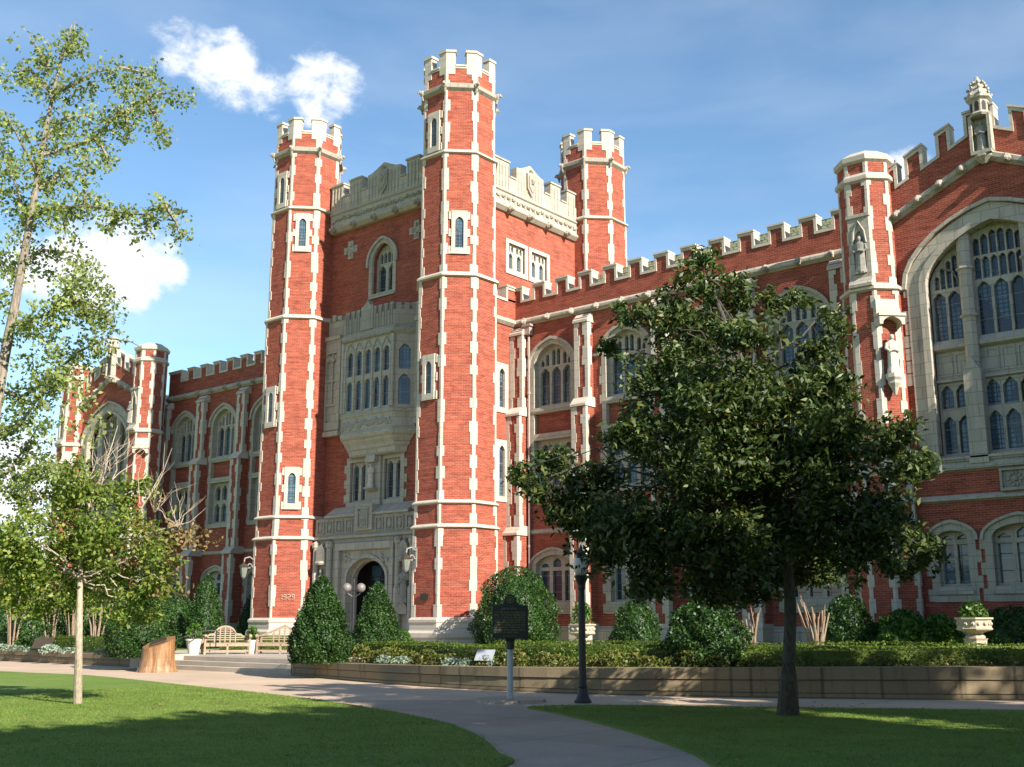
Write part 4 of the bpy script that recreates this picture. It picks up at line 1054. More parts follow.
CRAPE = m_bark('smooth_crape_bark', (.31, .23, .165), (.19, .13, .09))

def shrub(px, D, h, w, label, cat='shrub', shape='cone', leaf=HOLLY, n=5200, L=.085, z=.44, name='clipped_shrub', group=None, jit=.075):
    c = gp(px, D, z); root = thing(name, c, label, cat, group)
    def rad(t_):
        if shape == 'cone': return w/2*min(1, (1 - t_)**.62*1.12)*(.82 + .18*min(1, t_*5))
        if shape == 'dome': return w/2*max(0, 1 - t_**2.6)**.5*(.86 + .14*min(1, t_*4))
        return w/2*max(0, 1 - t_**1.7)**.55
    n = int(n*1.35); t_ = npr.uniform(0, 1, n*3)
    keep = npr.uniform(0, 1, n*3) < np.array([rad(q) for q in t_])/(w/2)
    t_ = t_[keep][:n]; m = len(t_); th = npr.uniform(0, 2*math.pi, m)
    bumps = 1 + jit*(np.sin(th*5 + t_*9) + np.sin(th*3 - t_*14 + 1.3) + .8*np.sin(th*9 + t_*21))
    r = np.array([rad(q) for q in t_])*bumps*(1 - np.abs(npr.normal(0, .10, m))) + npr.normal(0, .03, m)
    P = np.stack([c.x + r*np.cos(th), c.y + r*np.sin(th), c.z + t_*h], 1)
    o = np.stack([np.cos(th), np.sin(th), t_*.8], 1)
    leaf_mesh('foliage', P, L*1.08, L*.58, leaf, root, out=o*.3, up=.35)
    b = MB(); b.loft([[(c.x + .76*rad(q)*math.cos(2*math.pi*i/18)*(1 + rnd.uniform(-.03, .03)), c.y + .76*rad(q)*math.sin(2*math.pi*i/18), c.z + q*h*.9) for i in range(18)] for q in (0, .1, .25, .4, .55, .7, .82, .92, .98)])
    b.build('inner_branches', leaf, root)
    return root
shrub(321, 33.6, 2.6, 1.9, 'large dark green clipped cone of holly at the right end of the steps', n=11000, L=.08)
shrub(377, 39.5, 2.62, 1.8, 'clipped holly cone behind the hedge in front of the arched doorway', n=9000, L=.08)
shrub(516, 45.0, 3.45, 3.45, 'broad rounded holly against the base of the tallest tower behind the marker sign', shape='dome', n=13000, L=.09)
shrub(143, 39.6, 2.45, 2.5, 'wide clipped holly behind the tree stump left of the steps', shape='dome', n=8000, L=.085)
shrub(705, 27.2, 1.75, 2.1, 'loose dark holly bulging over the stone wall beneath the big tree', shape='dome', n=8000, L=.085, jit=.09)
shrub(636, 40, 2.0, 1.8, 'dark holly behind the hedge under the left side of the big tree', shape='dome', n=5000)
shrub(848, 36, 2.1, 1.7, 'dark green holly right of the cluster of bare pale stems', shape='dome', n=5000)
shrub(205, 53, 3.5, 2.0, 'tall dark evergreen cone in shade left of the left tower', n=5000, L=.1)
shrub(176, 56, 2.6, 2.4, 'dark rounded evergreen in deep shade at the foot of the left wing', shape='dome', n=4000, L=.1)
shrub(250, 57, 2.6, 1.5, 'narrow dark evergreen tucked beside the left tower base', n=3000, L=.1)
shrub(903, 35, 1.6, 2.1, 'bright green feathery bush left of the stone urn', shape='egg', leaf=LIME, n=4200, L=.13, name='leafy_bush', jit=.12)
shrub(938, 34.4, 1.45, 1.6, 'bright green leafy bush touching the stone urn', shape='egg', leaf=LIME, n=3600, L=.13, name='leafy_bush', jit=.12)
shrub(1012, 34.5, 1.7, 2.4, 'dark green bush at the right edge behind the stone urn', shape='dome', n=4200, L=.1, name='leafy_bush', jit=.1)
shrub(880, 36, 1.2, 1.6, 'low dark bush beside the hall turret plinth', shape='egg', n=2600, L=.1, name='leafy_bush', jit=.1)
shrub(403, 41.5, .95, .9, 'small pale green bush at the foot of the second holly cone', shape='egg', leaf=LIME, n=1500, L=.09, name='leafy_bush', jit=.1)
for px, D, h, w_, l in ((128, 55, 2.8, 2.6, 'dark rounded evergreen between the wide holly and the shaded left wing'), (84, 57, 2.9, 2.8, 'dark evergreen in front of the far hall just right of the young tree trunk'), (58, 56, 2.6, 2.4, 'dark evergreen in front of the far hall just left of the young tree trunk'), (8, 58, 3.0, 3.0, 'dark evergreen mass at the far left edge of the terrace')):
    shrub(px, D, h, w_, l, shape='dome', n=3200, L=.12)
shrub(30, 50, 2.0, 2.2, 'rounded green shrub behind the hedge at the far left', shape='dome', n=3500, L=.1, name='leafy_bush')
shrub(108, 50, 2.0, 2.0, 'dark green shrub behind the left hedge beside the wide holly', shape='dome', n=3500, L=.1, name='leafy_bush')

def hedge(line, w, z0, h, label, n):
    P, O = [], []; seg = [(Vector(line[i]), Vector(line[i+1])) for i in range(len(line) - 1)]
    tot = sum((q - p).length for p, q in seg); root = thing('boxwood_hedge', (*line[0], z0), label, 'hedge', 'clipped box hedges')
    for p, q in seg:
        d = q - p; L = d.length; nn = Vector((-d.y, d.x)).normalized(); k = int(n*L/tot)
        t_ = npr.uniform(0, 1, k); f = npr.uniform(0, w + 2*h, k)
        hb = h + .025*np.sin(t_*L*2.1 + p.x) + .02*np.sin(t_*L*5.3)
        top = (f > h) & (f < h + w)
        off_ = np.where(top, f - h, np.where(f <= h, 0, w)) + npr.normal(0, .02, k)
        z = np.where(top, hb, np.where(f <= h, f, f - h - w)) + npr.normal(0, .018, k)
        P.append(np.stack([p.x + d.x*t_ + nn.x*off_, p.y + d.y*t_ + nn.y*off_, z0 + z], 1))
        O.append(np.stack([np.where(top, 0, np.where(f <= h, -nn.x, nn.x)), np.where(top, 0, np.where(f <= h, -nn.y, nn.y)), np.where(top, 1.2, .1)], 1))
    leaf_mesh('foliage', np.concatenate(P), .06, .04, BOXW, root, out=np.concatenate(O), up=.2)
    b = MB(); ribbon(b, line, [z0]*len(line), [z0 + h - .04]*len(line), .05, w - .05); b.build('inner_branches', BOXW, root)
def offline(line, o):
    n = len(line); r_ = []
    for i in range(n):
        a, c = Vector(line[max(0, i-1)]), Vector(line[min(n-1, i+1)]); d = (c - a).normalized(); r_.append(tuple(Vector(line[i]) + Vector((-d.y, d.x))*o))
    return r_
hl = offline(RW, 1.45)[3:-2]
hedge(hl, 1.0, .45, .58, 'long low clipped box hedge along the curved wall right of the steps', 26000)
hl2 = offline(RW, 3.2)[8:-2]
hedge(hl2, .7, .45, .66, 'second thin box hedge just behind the long one near the stone urns', 11000)
hedge([(-62, 25.9), (-50, 25.7), (-44.5, 25.6), (-40.2, 25.3)], .9, .44, .58, 'low clipped box hedge behind the wall at far left', 9000)
hedge([(-41.5, 29.8), (-36.5, 31.4)], .7, .45, .6, 'short box hedge in shade behind the white pots and benches', 3500)

def clump_plant(leaf, r, h, n, L):
    th = npr.uniform(0, 2*math.pi, n); u = npr.uniform(0, 1, n)**.5; zz = npr.uniform(.1, 1, n)
    rr = r*u*np.sqrt(np.maximum(0, 1.05 - (zz*.95)**2))
    return np.stack([rr*np.cos(th), rr*np.sin(th), zz*h], 1)
def bedding(px_list, leaf, r, h, n, L, name, label, cat, group, off_o, line=RW, z=.45):
    protos = []
    for j in range(3):
        o = leaf_mesh(name, clump_plant(leaf, r, h, n, L), L, L*.5, leaf, None, up=.5)
        protos.append(o)
    used = 0
    for i, (x, y) in enumerate(px_list):
        o = protos[used] if used < 3 else copy_tree(protos[i % 3])
        used += 1
        o.location = (x, y, z); o.rotation_euler = (0, 0, rnd.uniform(0, 6.28)); s_ = rnd.uniform(.8, 1.2); o.scale = (s_, s_, s_*rnd.uniform(.85, 1.15))
        setp(o, label, cat, group)
def along(line, step, jit=.12):
    r_ = []; acc_ = 0
    for i in range(len(line) - 1):
        p, q = Vector(line[i]), Vector(line[i+1]); L = (q - p).length
        while acc_ < L: v = p.lerp(q, acc_/L); r_.append((v.x + rnd.uniform(-jit, jit), v.y + rnd.uniform(-jit, jit))); acc_ += step
        acc_ -= L
    return r_
bedding(along(offline(RW, 1.05)[4:-3], .42), NAND, .34, .40, 260, .09, 'bedding_plant', 'low bronze and green bedding plant in the row between wall and hedge', 'plant', 'bedding plants along the curved wall', 0)
bedding([tuple(gp(px, D)[:2]) for px, D in ((385, 31.8), (402, 31.1), (452, 29.6), (466, 29.3), (493, 28.9))], SILV, .26, .2, 200, .08, 'silver_plant', 'pale silvery grey low plant on the wall edge among the bedding plants', 'plant', 'silver plants on the curved wall', 0, z=.5)
bedding([tuple(gp(px, D)[:2]) for px, D in ((4, 48.5), (18, 47.6), (36, 46.4), (53, 45.2), (72, 44.1), (106, 42.2))], SILV, .42, .28, 240, .11, 'silver_plant', 'pale silvery plant on the low wall at the far left', 'plant', 'silver plants on the left wall', 0, z=.42)

# ------------------------------------------------------------------ trees
def tree(base, D, trunk, clumps, label, leaf, bark, name='tree', dens=900, L=.16, Wd=.075, r0=.15, r1=.05, per=12, sr=.2, up=.7, depth=1.5, limbs=True, shell=1.8, twigs=(), fans=(), shoots=5):
    root = thing(name, base, label, 'tree')
    T = [vp(x, y, D) for x, y in trunk]; T[0] = Vector(base) - Vector((0, 0, .15))
    b = MB(); k = len(T)
    rr = [r0 + (r1 - r0)*(i/(k-1))**.8 for i in range(k)]; rr[0] *= 1.55 if r0 > .1 else 1.08
    TS = [Vector(q) for q in smooth([tuple(q) for q in T], 4)]; RS = [q[0] for q in smooth([(q, 0) for q in rr], 4)]
    b.tube(TS, RS, 10)
    CL = []
    for c in clumps:
        x, y, r = c[:3]; dz = c[3] if len(c) > 3 else rnd.uniform(-depth, depth)*(1 - .3*(r < 20*D/20))
        p = vp(x, y, D + dz); CL.append((p.x, p.y, p.z, r/1110.0*(D + dz)))
    if limbs:
        for c in CL:
            p = Vector(c[:3]); cand = [i for i in range(len(TS)) if TS[i].z < p.z - .12*(p - Vector((TS[i].x, TS[i].y, p.z))).length]
            i = cand[-1] if cand else len(TS)//3
            i = max(i, int(len(TS)*.45)); i = max(int(i*rnd.uniform(.8, 1)), int(len(TS)*.45))
            q = TS[i]
            limb(b, q, p, min(RS[i]*.4, .035), .008, 6, .07, .08)
            for _ in range(2):
                d = Vector((rnd.uniform(-1, 1), rnd.uniform(-1, 1), rnd.uniform(-.6, 1))); limb(b, p, p + d*c[3]*.9, .008, .003, 3, .08, 0, 4)
    for P, r_a, r_b in twigs:
        b.tube([vp(x, y, D + z) for x, y, z in P], [r_a + (r_b - r_a)*i/(len(P)-1) for i in range(len(P))], 5)
    for (x, y, z) in fans:                                # bare twigs standing out of the crown
        q = vp(x, y, D + z)
        for _ in range(5):
            d = Vector((rnd.uniform(-.8, .8), rnd.uniform(-.8, .8), rnd.uniform(.5, 1.2)))*rnd.uniform(.5, 1.1); P_ = limb(b, q, q + d, .012, .003, 4, .06, 0, 4)
            for k_ in (2, 3): limb(b, P_[k_], P_[k_] + (d + Vector((rnd.uniform(-.8, .8), rnd.uniform(-.8, .8), rnd.uniform(-.1, .5))))*.4, .006, .002, 3, .06, 0, 4)
    b.build('trunk', bark, root)
    P, O = spray_points(CL, dens, per, sr, .9, shell)
    SP = []                                               # long shoots that make the outline ragged
    for c in CL:
        for _ in range(shoots):
            d = Vector((rnd.gauss(0, 1), rnd.gauss(0, 1), rnd.gauss(.25, .8))).normalized(); q0 = Vector(c[:3]) + d*c[3]*.6; ln = c[3]*rnd.uniform(.5, 1.0)
            for j in range(26):
                f = rnd.random(); SP.append(tuple(q0 + d*ln*f + Vector((rnd.gauss(0, .09), rnd.gauss(0, .09), rnd.gauss(-.03*f, .08)))*(1.1 - .6*f)))
    if SP: P = np.concatenate([P, np.array(SP)])
    P = P[P[:, 2] > .6]
    leaf_mesh('crown', P, L, Wd, leaf, root, up=up)
    return root
MAIN = [(703, 258, 14), (700, 285, 24), (728, 300, 26), (668, 312, 24), (640, 318, 18), (622, 314, 10), (690, 340, 42), (742, 345, 38), (783, 330, 28), (770, 305, 15), (800, 300, 10), (824, 345, 26), (832, 318, 13),
        (655, 375, 36), (700, 400, 52), (760, 398, 52), (822, 395, 42), (865, 385, 24), (878, 362, 12), (640, 432, 40), (690, 470, 56), (760, 462, 58), (828, 462, 52), (880, 445, 36), (905, 462, 26), (928, 466, 14),
        (560, 462, 22), (528, 484, 17), (520, 470, 9), (590, 475, 26), (552, 500, 22), (590, 508, 32), (578, 535, 18), (625, 525, 46), (685, 545, 52), (752, 540, 56), (822, 530, 52), (872, 525, 40), (908, 535, 26), (930, 552, 16),
        (900, 562, 18), (655, 575, 34), (705, 582, 36), (762, 578, 36), (818, 568, 32), (862, 560, 26), (600, 558, 16), (610, 350, 8)]
MAIN = [(x, y, r*.92) for x, y, r in MAIN if (x, y) not in ((865, 385), (878, 362), (783, 330))] + [(x, y, r*.7, -1.3) for x, y, r in MAIN if r >= 40 and y > 390]
tree((-9.51, 19.08, .02), 20.1, [(787, 716), (789, 660), (790, 600), (782, 520), (765, 440), (745, 370), (720, 310), (705, 265)], MAIN, 'big dark leafed tree with a single dark trunk on the right lawn', OAKL, BARKD,
     name='broadleaf_tree', dens=3400, L=.145, Wd=.062, r0=.145, r1=.03, per=10, sr=.10, depth=1.9, up=.75)
SM = [(28, 492, 24), (60, 486, 24), (92, 492, 26), (122, 498, 20), (145, 492, 13), (20, 535, 30), (58, 530, 36), (100, 538, 36), (138, 535, 28), (30, 575, 28), (8, 558, 24), (62, 575, 30), (105, 580, 28), (138, 572, 24),
      (158, 560, 18), (165, 585, 14), (150, 600, 16), (125, 605, 16), (48, 605, 14), (15, 600, 16), (35, 470, 14), (70, 468, 10), (-15, 540, 24), (150, 618, 9)]
SM = [(x, y, r*rnd.uniform(.85, 1.12)) for x, y, r in SM]
stree = tree((-21.81, 12.32, .02), 22.9, [(78, 705), (79, 640), (80, 590), (82, 545), (88, 510), (95, 485)], SM, 'small pale trunked young tree with yellow green crown on the left lawn', PEAR, BARKP,
     name='young_tree', dens=3100, L=.1, Wd=.065, r0=.085, r1=.025, per=8, sr=.11, depth=1.3, up=.6,
     fans=[(95, 490, 0), (112, 480, .2), (80, 490, -.3), (155, 512, .2), (180, 530, 0)], twigs=[([(95, 520, 0), (100, 480, .1), (112, 445, .2), (118, 425, .3)], .03, .004), ([(95, 515, 0), (88, 475, -.1), (78, 448, -.2)], .025, .004), ([(100, 490, 0), (108, 460, 0), (104, 440, 0)], .015, .003), ([(98, 500, .2), (92, 460, .3), (94, 436, .3)], .014, .003),
            ([(110, 540, 0), (140, 510, .1), (160, 480, .2), (172, 448, .3)], .025, .004), ([(150, 494, .15), (163, 470, .3), (165, 442, .3)], .012, .003), ([(120, 545, 0), (160, 530, -.2), (190, 522, -.3), (206, 508, -.3)], .022, .003), ([(140, 508, 0), (138, 475, 0), (142, 460, 0)], .01, .003)])
BR = [(162, 528, 16), (178, 545, 16), (192, 536, 14), (204, 546, 12), (172, 570, 12), (158, 505, 10), (185, 525, 10), (168, 540, 14), (185, 538, 12), (200, 542, 10), (176, 552, 10), (150, 545, 12), (180, 562, 8), (165, 590, 12), (150, 588, 10), (185, 592, 7), (120, 560, 12), (20, 590, 8), (195, 530, 7)]
CLb = [(*vp(x, y, 22.9 + rnd.uniform(-.8, .8)), r/1110*22.9) for x, y, r in BR]
P, O = spray_points(CLb, 700, 6, .12); leaf_mesh('browning_leaves', P, .1, .06, BRWN, stree, up=.5)
# tall airy tree at the left edge: leaves strung along drooping branches
GD = 15.5
groot = thing('tall_tree', vp(-52, 752, GD).xy.to_3d(), 'tall airy pale green tree with drooping branches at the left edge', 'tree')
GT = [(-52, 752), (-38, 620), (-20, 500), (-6, 420), (4, 360), (14, 310), (24, 255), (33, 205), (42, 150), (52, 100), (60, 65), (72, 24)]
b = MB(); TS = smooth([tuple(vp(x, y, GD)) for x, y in GT], 3); b.tube(TS, [.105 - .095*(i/(len(TS)-1))**1.1 for i in range(len(TS))], 9)
GB = [[(42, 155, 0), (66, 148, .2), (95, 138, .4), (112, 120, .5), (126, 98, .5), (140, 78, .6), (152, 73, .6)], [(112, 120, .5), (135, 104, .6), (160, 93, .7), (187, 95, .8)], [(126, 110, .5), (128, 130, .5), (131, 140, .5)], [(146, 98, .7), (156, 118, .7), (163, 142, .7)],
      [(98, 138, .4), (106, 155, .4), (110, 172, .4)], [(54, 92, 0), (75, 84, -.2), (95, 72, -.3), (120, 68, -.3)], [(120, 68, -.3), (140, 72, -.3), (152, 75, -.3)], [(50, 92, 0), (30, 70, .3), (15, 72, .4), (2, 82, .4)], [(48, 70, 0), (38, 50, .2), (30, 36, .2)], [(66, 48, 0), (80, 44, .2)], [(60, 60, 0), (72, 40, 0), (76, 18, 0)],
      [(31, 215, 0), (60, 207, -.3), (95, 207, -.5), (125, 213, -.6), (148, 215, -.7), (162, 203, -.7), (172, 212, -.7)], [(150, 214, -.7), (147, 228, -.7), (146, 236, -.7)], [(165, 205, -.7), (176, 222, -.7), (182, 242, -.7)], [(118, 212, -.6), (112, 230, -.6)], [(85, 205, -.4), (84, 178, -.5), (88, 150, -.5)], [(62, 206, -.3), (66, 238, -.3)],
      [(28, 232, 0), (18, 190, .5), (6, 160, .8), (0, 140, .9)], [(12, 325, 0), (28, 322, -.4), (50, 312, -.6), (66, 292, -.7), (92, 272, -.7)], [(50, 312, -.6), (80, 300, -.6), (105, 310, -.5), (115, 330, -.5)], [(2, 390, 0), (20, 398, .3), (45, 382, .5), (78, 352, .6), (108, 338, .6), (132, 342, .6), (142, 348, .6)],
      [(-5, 430, 0), (20, 425, -.4), (40, 395, -.6), (62, 372, -.7)], [(24, 262, 0), (42, 250, .5), (70, 252, .8), (88, 262, .8)], [(45, 140, 0), (60, 120, .5), (85, 115, .7), (100, 122, .7)], [(38, 175, 0), (20, 140, -.5), (4, 110, -.6)], [(36, 190, 0), (58, 175, .4), (80, 170, .6)], [(20, 280, 0), (2, 262, .4), (-12, 250, .6)], [(-20, 490, 0), (10, 470, .2), (30, 440, .4), (42, 420, .5)]]
GP = []
for B_ in GB:
    P = [vp(x, y, GD + z) for x, y, z in B_]; b.tube(P, [.035 - .03*i/(len(P)-1) for i in range(len(P))], 5)
    for i in range(len(P) - 1):
        L = (P[i+1] - P[i]).length
        if B_[0] == (2, 390, 0) and i > 3: continue
        for j in range(int(L*50)):
            q = P[i].lerp(P[i+1], rnd.random()) + Vector((rnd.gauss(0, .09), rnd.gauss(0, .12), rnd.gauss(-.02, .08)))
            GP += [q + Vector((rnd.gauss(0, .05), rnd.gauss(0, .05), rnd.gauss(-.02, .06))) for _ in range(7)]
b.build('trunk', BARKG, groot)
GC = [(85, 275, 22), (62, 288, 24), (98, 300, 20), (76, 325, 26), (50, 345, 26), (92, 352, 16), (40, 380, 22), (70, 385, 20), (15, 410, 20), (50, 420, 18), (88, 410, 12), (98, 424, 10), (10, 455, 18), (40, 455, 18), (2, 300, 18), (8, 240, 12), (6, 200, 16), (18, 165, 16), (4, 130, 14), (60, 130, 16), (75, 95, 10), (52, 170, 14), (22, 215, 14),
      (50, 215, 14), (30, 330, 14), (18, 365, 16), (75, 355, 16), (100, 330, 12), (112, 315, 8), (90, 440, 9), (62, 470, 12), (28, 490, 14), (55, 60, 10), (25, 85, 10), (-10, 470, 20), (-5, 350, 18), (120, 95, 10), (100, 128, 8)]
CLg = [(*vp(x, y, GD + rnd.uniform(-.9, .9)), r/1110*GD) for x, y, r in GC]
P, O = spray_points(CLg, 3300, 8, .08, 1.1, 1.5)
leaf_mesh('crown', np.concatenate([np.array([tuple(q) for q in GP]), P]), .064, .05, GINK, groot, up=.3)

def crape(px, D, h, spread, ns, label, crown=True, cr=1.3, leaf=PEAR):
    c = gp(px, D, .44); root = thing('crape_myrtle', c, label, 'tree', 'crape myrtles behind the hedges'); b = MB(); tops = []
    for i in range(ns):
        a = 2*math.pi*i/ns + rnd.uniform(-.4, .4); s_ = rnd.uniform(.3, 1)*spread
        p1 = c + Vector((math.cos(a)*s_, math.sin(a)*s_, h*rnd.uniform(.8, 1.1)))
        P = [c + Vector((math.cos(a)*.12, math.sin(a)*.12, 0)), c.lerp(p1, .5) + Vector((rnd.uniform(-.06, .06), rnd.uniform(-.06, .06), 0)), p1]
        b.tube(P, [.045, .035, .022], 6); tops.append(p1)
        if not crown: b.tube([c.lerp(p1, .6), p1 + Vector((rnd.uniform(-.2, .2), rnd.uniform(-.2, .2), rnd.uniform(.0, .25)))], [.02, .01], 5)
    b.build('stems', CRAPE, root)
    if crown:
        P, O = spray_points([(p.x + rnd.uniform(-.3, .3), p.y + rnd.uniform(-.3, .3), p.z + rnd.uniform(.1, 1.3), cr*rnd.uniform(.5, .8)) for p in tops for _ in (0, 1)], 330, 8, .16); leaf_mesh('crown', P, .13, .075, leaf, root, up=.6)
crape(750, 33.5, 1.35, .35, 7, 'narrow clump of bare pale pruned stems left of the big tree trunk', False)
crape(816, 33.5, 1.65, .55, 11, 'wide clump of bare pale pruned stems right of the big tree trunk', False)
for px, D, l in ((14, 49, 'multi stemmed crape myrtle with pale trunks at the far left edge'), (52, 50, 'multi stemmed crape myrtle behind the left hedge near the small sign'), (73, 54, 'crape myrtle with slim reddish stems just left of the young tree trunk'), (97, 49, 'crape myrtle with slim stems just right of the young tree trunk')):
    crape(px, D, 2.3, .75, 6, l)
c = gp(-4, 50, 2.6); r_ = thing('red_leaf_tree', gp(-4, 50, .44), 'dark red leafed tree just showing at the left edge', 'tree')
P, O = spray_points([(c.x, c.y, c.z, 1.0), (c.x - .8, c.y, c.z + .5, .9)], 400, 8, .15); leaf_mesh('crown', P, .13, .08, REDL, r_)
b = MB(); b.tube([(c.x, c.y, .4), (c.x, c.y, 2.4)], [.08, .05]); b.build('trunk', BARKD, r_)
far = []
for i, (px, D, h, w_) in enumerate(((-40, 95, 7, 9), (10, 110, 8, 10), (-110, 90, 9, 10), (36, 125, 6.5, 9))):
    c = gp(px, D, .4); r_ = thing('background_tree', c, ('green tree far beyond the left end of the library', 'distant green tree between the library and the left edge', 'distant tree outside the left edge', 'lowest distant tree beside the far hall')[i], 'tree')
    P, O = spray_points([(c.x + rnd.uniform(-.4, .4)*w_, c.y + rnd.uniform(-.4, .4)*w_, c.z + h*rnd.uniform(.4, .85), w_*.26) for _ in range(12)], 40, 8, .5)
    leaf_mesh('crown', P, .55, .35, PEAR, r_); b = MB(); b.tube([tuple(c), tuple(c + Vector((0, 0, h*.6)))], [.3, .15]); b.build('trunk', BARKD, r_)

# shade trees standing right of the photographed lawn and terrace
def shade_tree(x, y, h, rad, zlo):
    r_ = thing('shade_tree', (x, y, 0), 'tall leafy lawn tree standing to the right of the view', 'tree', 'lawn trees right of the view')
    b = MB(); b.tube([(x, y, -.1), (x + .1, y, h*.4), (x, y + .1, h*.85)], [.28, .2, .05]); cl_ = []
    for i in range(46):
        a = rnd.uniform(0, 6.28); t_ = (i + .5)/46; q = rad*(1 - t_*.25)*rnd.uniform(.1, .85); cl_.append((x + q*math.cos(a), y + q*math.sin(a), zlo + (h - zlo)*t_*.93, rad*.36))
        limb(b, (x, y, max(.8, cl_[-1][2]*.7)), cl_[-1][:3], .05, .015)
    b.build('trunk', BARKD, r_)
    P, O = spray_points(cl_, 420, 10, .3); leaf_mesh('crown', P, .36, .22, OAKL, r_)
    return r_
for x, y, h, rad, zlo in ((3.6, 1.5, 11.9, 2.8, 1.0), (3.8, 3.4, 12.3, 2.6, 1.0), (3.9, 5.2, 12.3, 2.9, 1.0), (4.1, 7.0, 12.4, 2.6, 1.0), (4.4, 8.8, 12.4, 3.0, 1.0), (4.8, 12.0, 12.6, 3.0, 1.0), (5.6, 14.8, 12.6, 2.8, 1.0), (7.6, 17.6, 11.6, 2.1, 1.0), (9.5, 20.2, 14.2, 2.5, 4.0), (10.8, 24.6, 12.0, 2.6, 3.0), (-1.5, 35.6, 15.5, 3.2, 1.5), (4.0, 38.0, 17.0, 3.6, 1.5)):
    shade_tree(x, y, h, rad, zlo)
# ------------------------------------------------------------------ street furniture and small things
IRON = m_plain('black_iron', (.018, .018, .02), .45, .4, 0, .2)
GLOBE = m_plain('frosted_glass_globe', (.46, .41, .38), .35, .5, 0, .05)
GLOBEG = m_plain('shaded_glass_globe', (.17, .15, .14), .4, .4, 0, .05)  # globe colour darkened so the pair looks shaded
BRACK = m_plain('painted_bracket', (.25, .235, .21), .5, .4)
LGLASS = m_plain('aged_lantern_glass', (.17, .18, .15), .3, .5, 0, .1)
WHITE = m_plain('white_glazed_pot', (.68, .63, .58), .5, .4, 0, .06)
TEAK = m_plain('weathered_teak', (.30, .215, .15), .7, .3, 0, .2, 14)
GALV = m_plain('galvanised_steel', (.36, .38, .40), .5, .4, .2, .12)
MARK = m_plain('dark_green_enamel', (.010, .016, .013), .42, .4)
GOLD = m_plain('gold_lettering', (.20, .155, .05), .6, .3)
BRONZE = m_plain('bronze_plate', (.07, .05, .035), .5, .4, .4)
URNM = m_stone('cast_stone_urn', (.47, .38, .29), (5, 5), 0, .3)
STAT = m_plain('weathered_statue_stone', (.48, .43, .36), .85, .2, 0, .22, 9)
STATD = m_plain('grey_statue_stone', (.24, .225, .195), .85, .2, 0, .3, 9)
def m_wood_stump():
    k = NT('varnished_stump_wood'); v = k.ob()
    n = k.noise(k.map(v, (7, 7, .5)), 2.2, 5, .6); m2 = k.noise(v, 1.6, 3)
    c = k.mix(k.rng(n, .35, .65, 0, 1), (.15, .07, .03), (.30, .155, .065)); c = k.mix(k.rng(m2, .45, .7, 0, .6), c, (.34, .205, .105))
    k.bump(n, .03, .8); return k.fin(c, .45, .4)
STUMP = m_wood_stump()
def facing(p): return math.atan2(-p[0], p[1])       # turn so local -Y looks at the viewer side

# lamp post on the path
c = Vector((-14.27, 19.37, 0)); t = thing('lamp_post', c, 'black iron lamp post with acorn globe at the path edge under the big tree', 'street lamp')
b = MB(); b.octa(c.x, c.y, [(.175, 0), (.175, .05), (.14, .09), (.11, .18), (.088, .3), (.098, .33), (.078, .37), (.072, 1.5), (.066, 2.3), (.08, 2.36), (.08, 2.42), (.09, 2.45), (.14, 2.58), (.15, 2.62)], seg=14); b.build('post', IRON, t, smooth=False)
b = MB(); b.lathe(c.x, c.y, [(.11, 2.62), (.14, 2.7), (.155, 2.82), (.14, 2.97), (.10, 3.06), (.05, 3.12)], 16); b.build('globe', GLOBE, t, smooth=True)
b = MB(); b.lathe(c.x, c.y, [(.115, 3.055), (.07, 3.13), (.03, 3.17), (.035, 3.2), (.01, 3.28)], 12); b.build('finial', IRON, t)
# historical marker
c = Vector((-15.62, 18.62, 0)); rz = facing(c) + R(4); U = (math.cos(rz), math.sin(rz)); N = (math.sin(rz), -math.cos(rz))
t = thing('historical_marker', c, 'dark green historical marker plate with gold lettering on a grey post', 'sign')
F = Fr((c.x, c.y), U, N)
b = MB(); b.octa(c.x, c.y, [(.065, 0), (.062, 1.12)], seg=14); b.build('post', GALV, t)
b = MB(); b.octa(c.x, c.y, [(.085, 1.08), (.09, 1.24), (.12, 1.31)], seg=14); b.build('socket', MARK, t)
P = [(-.385, 1.3), (.385, 1.3), (.385, 2.0), (.24, 2.0), (.17, 2.03), (.13, 2.1), (.10, 2.18), (.05, 2.225), (0, 2.235), (-.05, 2.225), (-.10, 2.18), (-.13, 2.1), (-.17, 2.03), (-.24, 2.0), (-.385, 2.0)]
b = MB(); b.plate(F, P, [], -.025, .02, back=True); b.plate(F, [(-.385, 1.3), (.385, 1.3), (.385, 2.0), (-.385, 2.0)], [[(-.365, 1.32), (.365, 1.32), (.365, 1.98), (-.365, 1.98)]], .018, .03); pl = b.build('plate', MARK, t, bevel=.004)
b = MB()
for q in range(16):
    a = 2*math.pi*q/16; a2 = 2*math.pi*(q+1)/16; b.plate(F, [(.075*math.cos(a), 2.12 + .075*math.sin(a)), (.075*math.cos(a2), 2.12 + .075*math.sin(a2)), (.062*math.cos(a2), 2.12 + .062*math.sin(a2)), (.062*math.cos(a), 2.12 + .062*math.sin(a))][::-1], [], .018, .026)
b.fbox(F, -.02, .02, 2.09, 2.15, .018, .025)
def textline(z, u0, u1, hh):
    u = u0
    while u < u1 - .01:
        wl = rnd.randint(2, 8)
        for _ in range(wl):
            if u > u1: break
            k = rnd.randint(0, 3); wd = hh*.52
            b.fbox(F, u, u + wd*.28, z, z + hh, .019, .024)
            if k != 1: b.fbox(F, u + wd*.28, u + wd*.8, z + hh*(.0, .4, .78, .4)[k], z + hh*(.22, .6, 1, .62)[k], .019, .024)
            if k in (0, 3): b.fbox(F, u + wd*.6, u + wd*.85, z, z + hh*(1, 1, 1, .6)[k], .019, .0245)
            u += hh*.62
        u += hh*.55
textline(1.915, -.13, .13, .035)
